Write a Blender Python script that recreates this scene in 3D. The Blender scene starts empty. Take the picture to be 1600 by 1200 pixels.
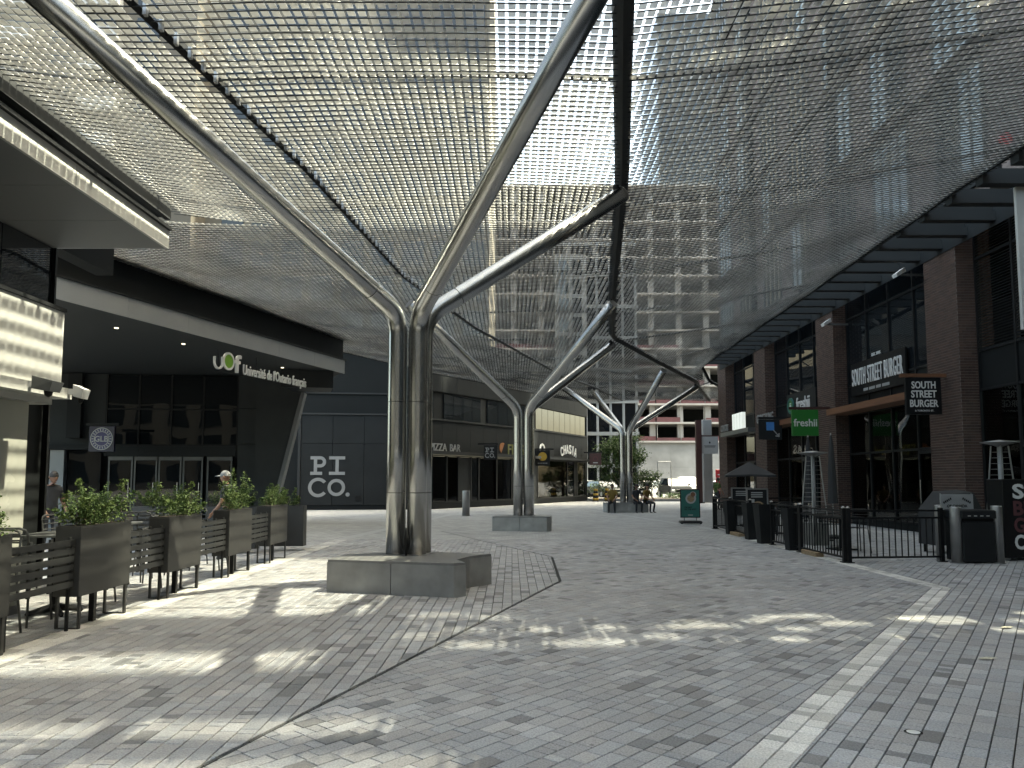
import bpy, bmesh, math, random
import numpy as np
from mathutils import Vector, Matrix, Euler
R = math.radians
PI = math.pi
random.seed(7); rng = np.random.default_rng(7)
scene = bpy.context.scene
col = scene.collection

# ------------------------------------------------------------------ camera
cam_data = bpy.data.cameras.new('camera')
cam = bpy.data.objects.new('camera', cam_data); col.objects.link(cam)
cam_data.sensor_width = 36.0; cam_data.lens = 27.0
cam_data.shift_y = 0.0347
cam_data.clip_start = 0.05; cam_data.clip_end = 2000
cam.location = (0, 0, 1.6); cam.rotation_euler = (R(90 + 4.5), 0, 0)
scene.camera = cam

# ------------------------------------------------------------------ sky, sun, exposure
SUN_EL, SUN_AZ = 63.0, 5.0            # the sun stands high to the right (+X), a touch ahead
sv = Vector((math.cos(R(SUN_EL)) * math.cos(R(SUN_AZ)), math.cos(R(SUN_EL)) * math.sin(R(SUN_AZ)), math.sin(R(SUN_EL))))
world = bpy.data.worlds.new('World'); scene.world = world; world.use_nodes = True
wn = world.node_tree.nodes; wl = world.node_tree.links
sky = wn.new('ShaderNodeTexSky'); sky.sky_type = 'NISHITA'; sky.sun_disc = False
sky.sun_elevation = R(SUN_EL); sky.sun_rotation = math.atan2(sv.x, sv.y)
sky.air_density = 1.0; sky.dust_density = 6.0; sky.ozone_density = 1.0
wn['Background'].inputs['Strength'].default_value = 0.15
wl.new(sky.outputs[0], wn['Background'].inputs['Color'])
sun_data = bpy.data.lights.new('sun', 'SUN'); sun_data.energy = 3.1; sun_data.angle = R(0.8)
sun_data.color = (1.0, 0.965, 0.925)
sun = bpy.data.objects.new('sun', sun_data); col.objects.link(sun)
sun.location = (30, -5, 50)
sun.rotation_euler = sv.to_track_quat('Z', 'Y').to_euler()
vs = scene.view_settings
vs.view_transform = 'Standard'; vs.look = 'None'; vs.exposure = 3.12; vs.gamma = 1.0; vs.use_curve_mapping = False
vs.use_white_balance = True; vs.white_balance_temperature = 7800; vs.white_balance_tint = -4
scene.cycles.max_bounces = 8; scene.cycles.transparent_max_bounces = 24
scene.cycles.glossy_bounces = 4; scene.cycles.diffuse_bounces = 4
scene.cycles.caustics_reflective = False; scene.cycles.caustics_refractive = False
scene.cycles.use_denoising = True
scene.cycles.sample_clamp_indirect = 6.0

# ------------------------------------------------------------------ materials
MATS = {}
def new_mat(name):
    m = bpy.data.materials.new(name); m.use_nodes = True
    MATS[name] = m
    return m, m.node_tree.nodes, m.node_tree.links, m.node_tree.nodes['Principled BSDF']
def mat(name, c, rough=0.6, metal=0.0, var=0.12, scale=4.0, bump=0.0, bscale=60.0, spec=0.5, stretch=None, rvar=0.08):
    """plain surface with uneven colour, uneven gloss and a little relief"""
    m, n, l, b = new_mat(name)
    tc = n.new('ShaderNodeTexCoord'); mp = n.new('ShaderNodeMapping')
    l.new(tc.outputs['Object'], mp.inputs['Vector'])
    if stretch: mp.inputs['Scale'].default_value = stretch
    no = n.new('ShaderNodeTexNoise'); no.inputs['Scale'].default_value = scale; no.inputs['Detail'].default_value = 6
    l.new(mp.outputs[0], no.inputs['Vector'])
    ra = n.new('ShaderNodeValToRGB')
    ra.color_ramp.elements[0].position = 0.3; ra.color_ramp.elements[1].position = 0.7
    ra.color_ramp.elements[0].color = tuple(x * (1 - var) for x in c) + (1,)
    ra.color_ramp.elements[1].color = tuple(min(1, x * (1 + var)) for x in c) + (1,)
    l.new(no.outputs['Fac'], ra.inputs['Fac']); l.new(ra.outputs[0], b.inputs['Base Color'])
    mr = n.new('ShaderNodeMapRange'); mr.inputs['To Min'].default_value = max(0.02, rough - rvar); mr.inputs['To Max'].default_value = min(1, rough + rvar)
    l.new(no.outputs['Fac'], mr.inputs['Value']); l.new(mr.outputs[0], b.inputs['Roughness'])
    b.inputs['Metallic'].default_value = metal
    b.inputs['Specular IOR Level'].default_value = spec
    if bump > 0:
        n2 = n.new('ShaderNodeTexNoise'); n2.inputs['Scale'].default_value = bscale; n2.inputs['Detail'].default_value = 4
        l.new(mp.outputs[0], n2.inputs['Vector'])
        bp = n.new('ShaderNodeBump'); bp.inputs['Strength'].default_value = bump; bp.inputs['Distance'].default_value = 0.01
        l.new(n2.outputs['Fac'], bp.inputs['Height']); l.new(bp.outputs[0], b.inputs['Normal'])
    return m
def glow(name, c, strength):
    m, n, l, b = new_mat(name)
    b.inputs['Base Color'].default_value = c + (1,); b.inputs['Emission Color'].default_value = c + (1,)
    b.inputs['Emission Strength'].default_value = strength
    return m
def glass_opaque(name, c, ior=1.6, rough=0.02, wob=0.02):
    m, n, l, b = new_mat(name)
    b.inputs['Base Color'].default_value = c + (1,); b.inputs['Roughness'].default_value = rough
    b.inputs['IOR'].default_value = ior
    tc = n.new('ShaderNodeTexCoord'); no = n.new('ShaderNodeTexNoise'); no.inputs['Scale'].default_value = 0.7; no.inputs['Detail'].default_value = 1
    l.new(tc.outputs['Object'], no.inputs['Vector'])
    bp = n.new('ShaderNodeBump'); bp.inputs['Strength'].default_value = wob * 5; bp.inputs['Distance'].default_value = 0.06
    l.new(no.outputs['Fac'], bp.inputs['Height']); l.new(bp.outputs[0], b.inputs['Normal'])
    return m
def glass_clear(name, tint, ior=1.55):
    m, n, l, b = new_mat(name)
    n.remove(b); out = n['Material Output']
    tr = n.new('ShaderNodeBsdfTransparent'); tr.inputs[0].default_value = tint + (1,)
    gl = n.new('ShaderNodeBsdfGlossy'); gl.inputs['Roughness'].default_value = 0.015
    fr = n.new('ShaderNodeFresnel'); fr.inputs[0].default_value = ior
    tc = n.new('ShaderNodeTexCoord'); no = n.new('ShaderNodeTexNoise'); no.inputs['Scale'].default_value = 0.7; no.inputs['Detail'].default_value = 1
    l.new(tc.outputs['Object'], no.inputs['Vector'])
    bp = n.new('ShaderNodeBump'); bp.inputs['Strength'].default_value = 0.1; bp.inputs['Distance'].default_value = 0.06
    l.new(no.outputs['Fac'], bp.inputs['Height']); l.new(bp.outputs[0], gl.inputs['Normal'])
    mx = n.new('ShaderNodeMixShader'); l.new(fr.outputs[0], mx.inputs[0]); l.new(tr.outputs[0], mx.inputs[1]); l.new(gl.outputs[0], mx.inputs[2])
    l.new(mx.outputs[0], out.inputs['Surface'])
    return m

mat('steel', (0.47, 0.475, 0.47), 0.24, 1.0, 0.05, 2.0, 0.0, stretch=(2, 2, 0.5), rvar=0.03)
mat('dull_steel', (0.28, 0.28, 0.28), 0.45, 0.9, 0.1)
mat('charcoal', (0.013, 0.014, 0.015), 0.55, 0.0, 0.15, 3, spec=0.2)
mat('charcoal_panel', (0.019, 0.021, 0.022), 0.75, 0.0, 0.14, 1.2, 0.02, 20, spec=0.12)
mat('dark_panel', (0.010, 0.0115, 0.012), 0.65, 0.0, 0.12, 1.0, spec=0.15)
mat('mid_panel', (0.032, 0.034, 0.035), 0.65, 0.0, 0.10, 1.0, spec=0.15)
mat('fascia_panel', (0.30, 0.31, 0.315), 0.45, 0.3, 0.06, 1.2)
mat('white_panel', (0.46, 0.46, 0.44), 0.4, 0.0, 0.05, 1.0)
mat('cream_panel', (0.42, 0.42, 0.37), 0.25, 0.0, 0.05, 0.8)
mat('soffit', (0.17, 0.175, 0.178), 0.55, 0.0, 0.05, 0.8)
mat('black_metal', (0.006, 0.0065, 0.007), 0.45, 0.0, 0.2, 6, spec=0.25)
mat('frame_metal', (0.010, 0.011, 0.012), 0.45, 0.0, 0.15, 4, spec=0.25)
mat('grey_frame', (0.13, 0.135, 0.135), 0.4, 0.5, 0.1, 3)
mat('planter_paint', (0.033, 0.0325, 0.031), 0.5, 0.0, 0.12, 5, 0.03, 90)
mat('slat_paint', (0.024, 0.025, 0.025), 0.5, 0.0, 0.12, 5)
mat('granite', (0.27, 0.268, 0.258), 0.7, 0.0, 0.22, 3.0, 0.12, 220)
mat('granite_top', (0.18, 0.18, 0.177), 0.35, 0.0, 0.2, 6.0, 0.05, 220)
mat('concrete', (0.23, 0.23, 0.225), 0.85, 0.0, 0.25, 0.35, 0.1, 12)
mat('slab_concrete', (0.30, 0.285, 0.27), 0.85, 0.0, 0.12, 0.5)
mat('asphalt', (0.075, 0.076, 0.078), 0.85, 0.0, 0.2, 0.3, 0.15, 40)
mat('mortar', (0.20, 0.18, 0.165), 0.9, 0.0, 0.15, 6)
mat('beige_wall', (0.095, 0.089, 0.074), 0.8, 0.0, 0.10, 0.2)
mat('brown_wall', (0.075, 0.068, 0.056), 0.8, 0.0, 0.10, 0.2)
mat('white_paint', (0.62, 0.62, 0.61), 0.5, 0.0, 0.04)
mat('grey_letter', (0.22, 0.225, 0.225), 0.5, 0.0, 0.05)
mat('timber', (0.15, 0.065, 0.032), 0.6, 0.0, 0.2, 3, stretch=(0.6, 8, 8))
mat('red_paint', (0.45, 0.03, 0.035), 0.5, 0.0, 0.1)
mat('dull_red', (0.085, 0.028, 0.032), 0.7, 0.0, 0.25, 0.8)
mat('dark_red', (0.045, 0.017, 0.015), 0.5)
mat('green_sign', (0.018, 0.15, 0.024), 0.4, 0.0, 0.04)
mat('green_disc', (0.16, 0.34, 0.035), 0.4)
mat('uni_panel', (0.050, 0.054, 0.055), 0.7, 0.0, 0.12, 1.0, spec=0.2)
mat('purple_sign', (0.016, 0.013, 0.045), 0.4)
mat('teal', (0.02, 0.115, 0.098), 0.5, 0.0, 0.06)
mat('yellow', (0.32, 0.20, 0.022), 0.6)
mat('lime', (0.13, 0.13, 0.022), 0.5)
mat('orange', (0.24, 0.085, 0.02), 0.6)
mat('blue', (0.05, 0.20, 0.50), 0.5)
mat('sign_grey', (0.32, 0.325, 0.325), 0.5, 0.0, 0.04)
mat('tan', (0.24, 0.17, 0.10), 0.7, 0.0, 0.3, 20)
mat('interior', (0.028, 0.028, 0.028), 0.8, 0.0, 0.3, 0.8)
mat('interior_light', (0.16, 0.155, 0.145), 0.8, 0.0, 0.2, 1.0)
mat('soil', (0.035, 0.025, 0.018), 0.95, 0.0, 0.3, 20, 0.3, 40)
mat('rubber', (0.015, 0.015, 0.015), 0.85)
mat('cover_fabric', (0.02, 0.021, 0.023), 0.75, 0.0, 0.25, 5, 0.3, 12)
mat('bark', (0.09, 0.065, 0.045), 0.9, 0.0, 0.25, 6, 0.3, 30)
mat('skin', (0.33, 0.18, 0.12), 0.55, 0.0, 0.08, 12)
mat('skin_dark', (0.20, 0.105, 0.07), 0.55, 0.0, 0.08, 12)
mat('hair', (0.015, 0.012, 0.010), 0.7)
mat('shirt_dark', (0.028, 0.030, 0.036), 0.85, 0.0, 0.2, 10, 0.15, 30)
mat('shirt_yellow', (0.15, 0.10, 0.02), 0.85, 0.0, 0.15, 10, 0.15, 30)
mat('trousers', (0.020, 0.021, 0.026), 0.85, 0.0, 0.2, 10, 0.15, 30)
mat('emblem_purple', (0.075, 0.068, 0.19), 0.5)
mat('cap_cloth', (0.22, 0.22, 0.22), 0.8, 0.0, 0.1, 20)
mat('shoe', (0.03, 0.03, 0.03), 0.6)
mat('car_white', (0.48, 0.48, 0.48), 0.25, 0.0, 0.03)
mat('car_dark', (0.014, 0.016, 0.018), 0.45, 0.0, 0.05, spec=0.3)
mat('car_black', (0.015, 0.015, 0.017), 0.2, 0.0, 0.05)
mat('car_silver', (0.40, 0.41, 0.42), 0.3, 0.6, 0.04)
mat('window_sky_pale', (0.40, 0.46, 0.49), 0.12, 0.0, 0.15, 2)  # pale colour stands in for sky mirrored in the panes
mat('lamp_lens', (0.75, 0.75, 0.72), 0.15)
mat('dead_leaf', (0.46, 0.43, 0.34), 0.8, 0.0, 0.25, 30)
glass_opaque('glass_dark', (0.008, 0.010, 0.012), 1.5)
glass_opaque('glass_blue', (0.04, 0.05, 0.056), 2.2)
glass_opaque('glass_tower_blue', (0.05, 0.065, 0.08), 1.4)
glass_opaque('glass_upper', (0.016, 0.020, 0.023), 1.75)
glass_opaque('glass_car', (0.02, 0.026, 0.03), 1.7)
glass_clear('glass_clear', (0.60, 0.68, 0.66))
glow('downlight', (1.0, 0.9, 0.75), 0.35)
glow('lit_sign', (0.80, 0.84, 0.88), 0.08)

def leaf_mat(name, c1, c2):
    m, n, l, b = new_mat(name)
    oi = n.new('ShaderNodeTexCoord'); no = n.new('ShaderNodeTexNoise'); no.inputs['Scale'].default_value = 9
    l.new(oi.outputs['Object'], no.inputs['Vector'])
    ra = n.new('ShaderNodeValToRGB'); ra.color_ramp.elements[0].position = 0.35; ra.color_ramp.elements[1].position = 0.65
    ra.color_ramp.elements[0].color = c1 + (1,); ra.color_ramp.elements[1].color = c2 + (1,)
    l.new(no.outputs['Fac'], ra.inputs[0]); l.new(ra.outputs[0], b.inputs['Base Color'])
    b.inputs['Roughness'].default_value = 0.6; b.inputs['Specular IOR Level'].default_value = 0.2
    tl = n.new('ShaderNodeBsdfTranslucent'); l.new(ra.outputs[0], tl.inputs[0])
    mx = n.new('ShaderNodeMixShader'); mx.inputs[0].default_value = 0.25
    l.new(b.outputs[0], mx.inputs[1]); l.new(tl.outputs[0], mx.inputs[2]); l.new(mx.outputs[0], n['Material Output'].inputs['Surface'])
leaf_mat('leaf_box', (0.045, 0.082, 0.026), (0.115, 0.155, 0.052))
leaf_mat('leaf_tree', (0.018, 0.042, 0.012), (0.045, 0.075, 0.02))

def paver_mat():
    m, n, l, b = new_mat('paver')
    at = n.new('ShaderNodeAttribute'); at.attribute_name = 'tint'
    tc = n.new('ShaderNodeTexCoord')
    n1 = n.new('ShaderNodeTexNoise'); n1.inputs['Scale'].default_value = 75; n1.inputs['Detail'].default_value = 4; n1.inputs['Roughness'].default_value = 0.75
    n2 = n.new('ShaderNodeTexNoise'); n2.inputs['Scale'].default_value = 0.7; n2.inputs['Detail'].default_value = 5
    gm = n.new('ShaderNodeNewGeometry')
    for x in (n1, n2): l.new(gm.outputs['Position'], x.inputs['Vector'])
    r1 = n.new('ShaderNodeMapRange'); r1.inputs['From Min'].default_value = 0.3; r1.inputs['From Max'].default_value = 0.7; r1.inputs['To Min'].default_value = 0.55; r1.inputs['To Max'].default_value = 1.45
    r2 = n.new('ShaderNodeMapRange'); r2.inputs['From Min'].default_value = 0.3; r2.inputs['From Max'].default_value = 0.7; r2.inputs['To Min'].default_value = 0.78; r2.inputs['To Max'].default_value = 1.15
    l.new(n1.outputs['Fac'], r1.inputs[0]); l.new(n2.outputs['Fac'], r2.inputs[0])
    mu = n.new('ShaderNodeMath'); mu.operation = 'MULTIPLY'; l.new(r1.outputs[0], mu.inputs[0]); l.new(r2.outputs[0], mu.inputs[1])
    vo = n.new('ShaderNodeTexVoronoi'); vo.inputs['Scale'].default_value = 2.3; l.new(gm.outputs['Position'], vo.inputs['Vector'])
    gs = n.new('ShaderNodeMapRange'); gs.inputs['From Min'].default_value = 0.035; gs.inputs['From Max'].default_value = 0.05; gs.inputs['To Min'].default_value = 0.55; gs.inputs['To Max'].default_value = 1.0
    l.new(vo.outputs['Distance'], gs.inputs[0])
    n4 = n.new('ShaderNodeTexNoise'); n4.inputs['Scale'].default_value = 0.35; n4.inputs['Detail'].default_value = 8; n4.inputs['Roughness'].default_value = 0.7; l.new(gm.outputs['Position'], n4.inputs['Vector'])
    st = n.new('ShaderNodeMapRange'); st.inputs['From Min'].default_value = 0.52; st.inputs['From Max'].default_value = 0.66; st.inputs['To Min'].default_value = 1.0; st.inputs['To Max'].default_value = 0.8
    l.new(n4.outputs['Fac'], st.inputs[0])
    m5 = n.new('ShaderNodeMath'); m5.operation = 'MULTIPLY'; l.new(gs.outputs[0], m5.inputs[0]); l.new(st.outputs[0], m5.inputs[1])
    m6 = n.new('ShaderNodeMath'); m6.operation = 'MULTIPLY'; l.new(mu.outputs[0], m6.inputs[0]); l.new(m5.outputs[0], m6.inputs[1])
    mc = n.new('ShaderNodeVectorMath'); mc.operation = 'SCALE'; l.new(at.outputs['Color'], mc.inputs[0]); l.new(m6.outputs[0], mc.inputs['Scale'])
    l.new(mc.outputs[0], b.inputs['Base Color'])
    b.inputs['Roughness'].default_value = 0.62
    b.inputs['Specular IOR Level'].default_value = 0.4
    bp = n.new('ShaderNodeBump'); bp.inputs['Strength'].default_value = 0.25; bp.inputs['Distance'].default_value = 0.004
    l.new(n1.outputs['Fac'], bp.inputs['Height']); l.new(bp.outputs[0], b.inputs['Normal'])
paver_mat()

def far_paving_mat():
    m, n, l, b = new_mat('far_paving')
    gm = n.new('ShaderNodeNewGeometry'); mp = n.new('ShaderNodeMapping'); mp.inputs['Rotation'].default_value = (0, 0, R(20))
    l.new(gm.outputs['Position'], mp.inputs['Vector'])
    br = n.new('ShaderNodeTexBrick'); br.inputs['Scale'].default_value = 1.0
    br.inputs['Brick Width'].default_value = 0.3; br.inputs['Row Height'].default_value = 0.15; br.inputs['Mortar Size'].default_value = 0.006
    br.inputs['Color1'].default_value = (0.26, 0.263, 0.262, 1); br.inputs['Color2'].default_value = (0.40, 0.40, 0.39, 1); br.inputs['Mortar'].default_value = (0.07, 0.07, 0.07, 1)
    l.new(mp.outputs[0], br.inputs['Vector'])
    no = n.new('ShaderNodeTexNoise'); no.inputs['Scale'].default_value = 0.5; no.inputs['Detail'].default_value = 6
    l.new(gm.outputs['Position'], no.inputs['Vector'])
    mr = n.new('ShaderNodeMapRange'); mr.inputs['To Min'].default_value = 0.75; mr.inputs['To Max'].default_value = 1.25; l.new(no.outputs['Fac'], mr.inputs[0])
    mc = n.new('ShaderNodeVectorMath'); mc.operation = 'SCALE'; l.new(br.outputs['Color'], mc.inputs[0]); l.new(mr.outputs[0], mc.inputs['Scale'])
    l.new(mc.outputs[0], b.inputs['Base Color']); b.inputs['Roughness'].default_value = 0.65
far_paving_mat()

def brick_mat(name, c1, c2, mo=None, scale=None):
    m, n, l, b = new_mat(name)
    gm = n.new('ShaderNodeNewGeometry')
    if mo is None:       # single bricks: the tone changes brick by brick (cells of about one brick)
        vo = n.new('ShaderNodeTexWhiteNoise'); vo.noise_dimensions = '3D'
        at = n.new('ShaderNodeAttribute'); at.attribute_name = 'tint'
        mx = n.new('ShaderNodeMix'); mx.data_type = 'RGBA'
        l.new(at.outputs['Fac'], mx.inputs['Factor'])
        mx.inputs['A'].default_value = c1 + (1,); mx.inputs['B'].default_value = c2 + (1,)
        l.new(mx.outputs['Result'], b.inputs['Base Color'])
        n.remove(vo)
    else:
        tc = n.new('ShaderNodeTexCoord'); mp = n.new('ShaderNodeMapping'); mp.inputs['Rotation'].default_value = (R(90), 0, 0)
        l.new(tc.outputs['Object'], mp.inputs['Vector'])
        br = n.new('ShaderNodeTexBrick'); br.inputs['Scale'].default_value = 1.0
        br.inputs['Brick Width'].default_value = 0.21; br.inputs['Row Height'].default_value = 0.075; br.inputs['Mortar Size'].default_value = 0.006
        br.inputs['Color1'].default_value = c1 + (1,); br.inputs['Color2'].default_value = c2 + (1,); br.inputs['Mortar'].default_value = mo + (1,)
        l.new(mp.outputs[0], br.inputs['Vector']); l.new(br.outputs['Color'], b.inputs['Base Color'])
    b.inputs['Roughness'].default_value = 0.85
brick_mat('brick', (0.042, 0.025, 0.020), (0.080, 0.047, 0.036))
brick_mat('brick_wall', (0.13, 0.10, 0.092), (0.18, 0.14, 0.128), (0.16, 0.145, 0.138))

def tile_mat():
    """finely perforated satin steel: diffuses the daylight from above"""
    m, n, l, b = new_mat('canopy_tile')
    gm = n.new('ShaderNodeNewGeometry')
    no = n.new('ShaderNodeTexNoise'); no.inputs['Scale'].default_value = 0.5; no.inputs['Detail'].default_value = 3
    l.new(gm.outputs['Position'], no.inputs['Vector'])
    ra = n.new('ShaderNodeValToRGB'); ra.color_ramp.elements[0].color = (0.40, 0.40, 0.39, 1); ra.color_ramp.elements[1].color = (0.70, 0.695, 0.665, 1)
    n3 = n.new('ShaderNodeTexNoise'); n3.inputs['Scale'].default_value = 5.0; l.new(gm.outputs['Position'], n3.inputs['Vector'])
    av = n.new('ShaderNodeMath'); av.operation = 'MULTIPLY_ADD'; av.inputs[1].default_value = 1.6; av.inputs[2].default_value = -0.75
    l.new(n3.outputs['Fac'], av.inputs[0]); ad = n.new('ShaderNodeMath'); ad.operation = 'ADD'; l.new(av.outputs[0], ad.inputs[0]); l.new(no.outputs['Fac'], ad.inputs[1])
    l.new(ad.outputs[0], ra.inputs[0]); l.new(ra.outputs[0], b.inputs['Base Color'])
    b.inputs['Metallic'].default_value = 0.75; b.inputs['Roughness'].default_value = 0.36
    tl = n.new('ShaderNodeBsdfTranslucent'); l.new(ra.outputs[0], tl.inputs[0])
    m1 = n.new('ShaderNodeMixShader'); m1.inputs[0].default_value = 0.13
    l.new(b.outputs[0], m1.inputs[1]); l.new(tl.outputs[0], m1.inputs[2])
    tr = n.new('ShaderNodeBsdfTransparent'); mx = n.new('ShaderNodeMixShader'); mx.inputs[0].default_value = 0.24
    l.new(m1.outputs[0], mx.inputs[1]); l.new(tr.outputs[0], mx.inputs[2]); l.new(mx.outputs[0], n['Material Output'].inputs['Surface'])
tile_mat()

# ------------------------------------------------------------------ mesh helpers
class MB:
    """collects shapes; build() links them as ONE mesh object. frame=(ox,oy,angle): x along a wall, y into it"""
    def __init__(s, frame=None):
        s.v = []; s.f = []; s.frame = frame; s.mi = []
    def _t(s, p):
        if not s.frame: return tuple(p)
        ox, oy, a = s.frame; c, k = math.cos(a), math.sin(a)
        return (ox + p[0] * c - p[1] * k, oy + p[0] * k + p[1] * c, p[2])
    def add(s, vs, fs, mi=0):
        o = len(s.v); s.v += [s._t(p) for p in vs]; s.f += [tuple(o + i for i in f) for f in fs]; s.mi += [mi] * len(fs)
        return s
    def box(s, x0, x1, y0, y1, z0, z1, mi=0):
        return s.add([(x0, y0, z0), (x1, y0, z0), (x1, y1, z0), (x0, y1, z0), (x0, y0, z1), (x1, y0, z1), (x1, y1, z1), (x0, y1, z1)],
                     [(0, 3, 2, 1), (4, 5, 6, 7), (0, 1, 5, 4), (1, 2, 6, 5), (2, 3, 7, 6), (3, 0, 4, 7)], mi)
    def bbox(s, x0, x1, y0, y1, z0, z1, b=0.01, mi=0):
        """box with chamfered vertical edges and top"""
        p = [(x0 + b, y0), (x1 - b, y0), (x1, y0 + b), (x1, y1 - b), (x1 - b, y1), (x0 + b, y1), (x0, y1 - b), (x0, y0 + b)]
        q = [(x0 + 2 * b, y0 + b), (x1 - 2 * b, y0 + b), (x1 - b, y0 + 2 * b), (x1 - b, y1 - 2 * b), (x1 - 2 * b, y1 - b), (x0 + 2 * b, y1 - b), (x0 + b, y1 - 2 * b), (x0 + b, y0 + 2 * b)]
        vs = [(a, c, z0) for a, c in p] + [(a, c, z1 - b) for a, c in p] + [(a, c, z1) for a, c in q]
        fs = [tuple(range(7, -1, -1)), tuple(range(16, 24))]
        for i in range(8):
            j = (i + 1) % 8
            fs += [(i, j, 8 + j, 8 + i), (8 + i, 8 + j, 16 + j, 16 + i)]
        return s.add(vs, fs, mi)
    def prism(s, poly, z0, z1, mi=0):
        n = len(poly)
        return s.add([(x, y, z0) for x, y in poly] + [(x, y, z1) for x, y in poly],
                     [tuple(range(n - 1, -1, -1)), tuple(range(n, 2 * n))] + [(i, (i + 1) % n, n + (i + 1) % n, n + i) for i in range(n)], mi)
    def sheet(s, poly, y0, y1, mi=0):
        """outline in x,z given thickness along y"""
        n = len(poly)
        return s.add([(x, y0, z) for x, z in poly] + [(x, y1, z) for x, z in poly],
                     [tuple(range(n)), tuple(range(2 * n - 1, n - 1, -1))] + [((i + 1) % n, i, n + i, n + (i + 1) % n) for i in range(n)], mi)
    def ring(s, cx, cz, r0, r1, y0, y1, a0=0, a1=360, n=36, mi=0):
        full = abs(a1 - a0) >= 359.9
        k = n if full else n + 1
        vs = []
        for i in range(k):
            a = R(a0 + (a1 - a0) * i / n)
            for r in (r0, r1):
                for y in (y0, y1): vs.append((cx + r * math.cos(a), y, cz + r * math.sin(a)))
        fs = []
        for i in range(n):
            j = (i + 1) % k if full else i + 1
            A, B = 4 * i, 4 * j
            fs += [(A, A + 2, B + 2, B), (A + 1, B + 1, B + 3, A + 3), (A + 2, A + 3, B + 3, B + 2), (A, B, B + 1, A + 1)]
        if not full: fs += [(0, 1, 3, 2), (4 * n, 4 * n + 2, 4 * n + 3, 4 * n + 1)]
        return s.add(vs, fs, mi)
    def tube(s, pts, r, n=8, cap=True, mi=0):
        pts = [Vector(p) for p in pts]
        rs = r if isinstance(r, (list, tuple)) else [r] * len(pts)
        vs = []; fs = []
        up = None
        for i, p in enumerate(pts):
            if i == 0: d = pts[1] - p
            elif i == len(pts) - 1: d = p - pts[i - 1]
            else: d = (pts[i + 1] - p).normalized() + (p - pts[i - 1]).normalized()
            d.normalize()
            if up is None:
                up = Vector((0, 0, 1)) if abs(d.z) < 0.9 else Vector((1, 0, 0))
            side = d.cross(up).normalized(); up = side.cross(d).normalized()
            for k in range(n):
                a = 2 * PI * k / n
                vs.append(tuple(p + side * (rs[i] * math.cos(a)) + up * (rs[i] * math.sin(a))))
        for i in range(len(pts) - 1):
            for k in range(n):
                k2 = (k + 1) % n
                fs.append((i * n + k, i * n + k2, (i + 1) * n + k2, (i + 1) * n + k))
        if cap:
            fs.append(tuple(range(n - 1, -1, -1))); fs.append(tuple((len(pts) - 1) * n + k for k in range(n)))
        return s.add(vs, fs, mi)
    def lathe(s, prof, cx=0, cy=0, n=20, mi=0):
        vs = []; fs = []
        for r, z in prof:
            for k in range(n):
                a = 2 * PI * k / n; vs.append((cx + r * math.cos(a), cy + r * math.sin(a), z))
        for i in range(len(prof) - 1):
            for k in range(n):
                k2 = (k + 1) % n; fs.append((i * n + k, i * n + k2, (i + 1) * n + k2, (i + 1) * n + k))
        fs.append(tuple(range(n - 1, -1, -1))); fs.append(tuple((len(prof) - 1) * n + k for k in range(n)))
        return s.add(vs, fs, mi)
    def mesh(s, name, mats, smooth=False):
        me = bpy.data.meshes.new(name); me.from_pydata(s.v, [], s.f)
        for m in (mats if isinstance(mats, (list, tuple)) else [mats]): me.materials.append(MATS[m])
        if max(s.mi, default=0): me.polygons.foreach_set('material_index', s.mi)
        if smooth:
            me.polygons.foreach_set('use_smooth', [len(f) == 4 for f in s.f])
        me.update()
        return me
    def build(s, name, mats, parent=None, smooth=False, world=False):
        if world and parent is not None:
            l = parent.location; s.v = [(a - l.x, b - l.y, c - l.z) for a, b, c in s.v]
        return link(name, s.mesh(name, mats, smooth), parent)
def link(name, me, parent=None):
    o = bpy.data.objects.new(name, me); col.objects.link(o)
    if parent is not None: o.parent = parent
    return o
def tag(o, label=None, cat=None, group=None, kind=None):
    if label: o['label'] = label
    if cat: o['category'] = cat
    if group: o['group'] = group
    if kind: o['kind'] = kind
    return o
def thing(name, label, cat, loc=(0, 0, 0), rz=0.0, group=None):
    o = bpy.data.objects.new(name, None); col.objects.link(o); o.empty_display_size = 0.2
    o.location = loc; o.rotation_euler = (0, 0, rz)
    return tag(o, label, cat, group)
def copy_tree(o, parent=None):
    c = o.copy(); col.objects.link(c); c.parent = parent
    for ch in list(o.children): copy_tree(ch, c)
    return c
_txt = {}
def text(s, h, w=None, depth=0.02, bold=0.0, cx=0.0, z0=0.0, y=0.0, name='lettering', mats='white_paint', parent=None, align='c', spacing=1.0):
    """lettering h tall (capital height) and w wide, standing in x,z and facing -y"""
    cu = bpy.data.curves.new('t', 'FONT'); cu.body = s; cu.resolution_u = 3; cu.offset = bold; cu.extrude = 0.5; cu.space_line = 0.95; cu.space_character = spacing
    ob = bpy.data.objects.new('t', cu)
    me = ob.to_mesh()
    n = len(me.vertices); co = np.empty(n * 3); me.vertices.foreach_get('co', co); co = co.reshape(-1, 3)
    vs = co.copy(); fs = [tuple(p.vertices) for p in me.polygons]
    ob.to_mesh_clear(); bpy.data.objects.remove(ob); bpy.data.curves.remove(cu)
    x0, x1 = vs[:, 0].min(), vs[:, 0].max(); cap = 0.69
    sz = h / cap; sx = (w / (x1 - x0)) if w else sz
    X = (vs[:, 0] - (x0 + x1) / 2) * sx + cx if align == 'c' else (vs[:, 0] - x0) * sx + cx
    Z = vs[:, 1] * sz + z0
    Y = y - (vs[:, 2] + 0.5) * depth
    m2 = bpy.data.meshes.new(name); m2.from_pydata(list(map(tuple, np.stack([X, Y, Z], 1))), [], fs)
    m2.materials.append(MATS[mats])
    return link(name, m2, parent)

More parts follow.
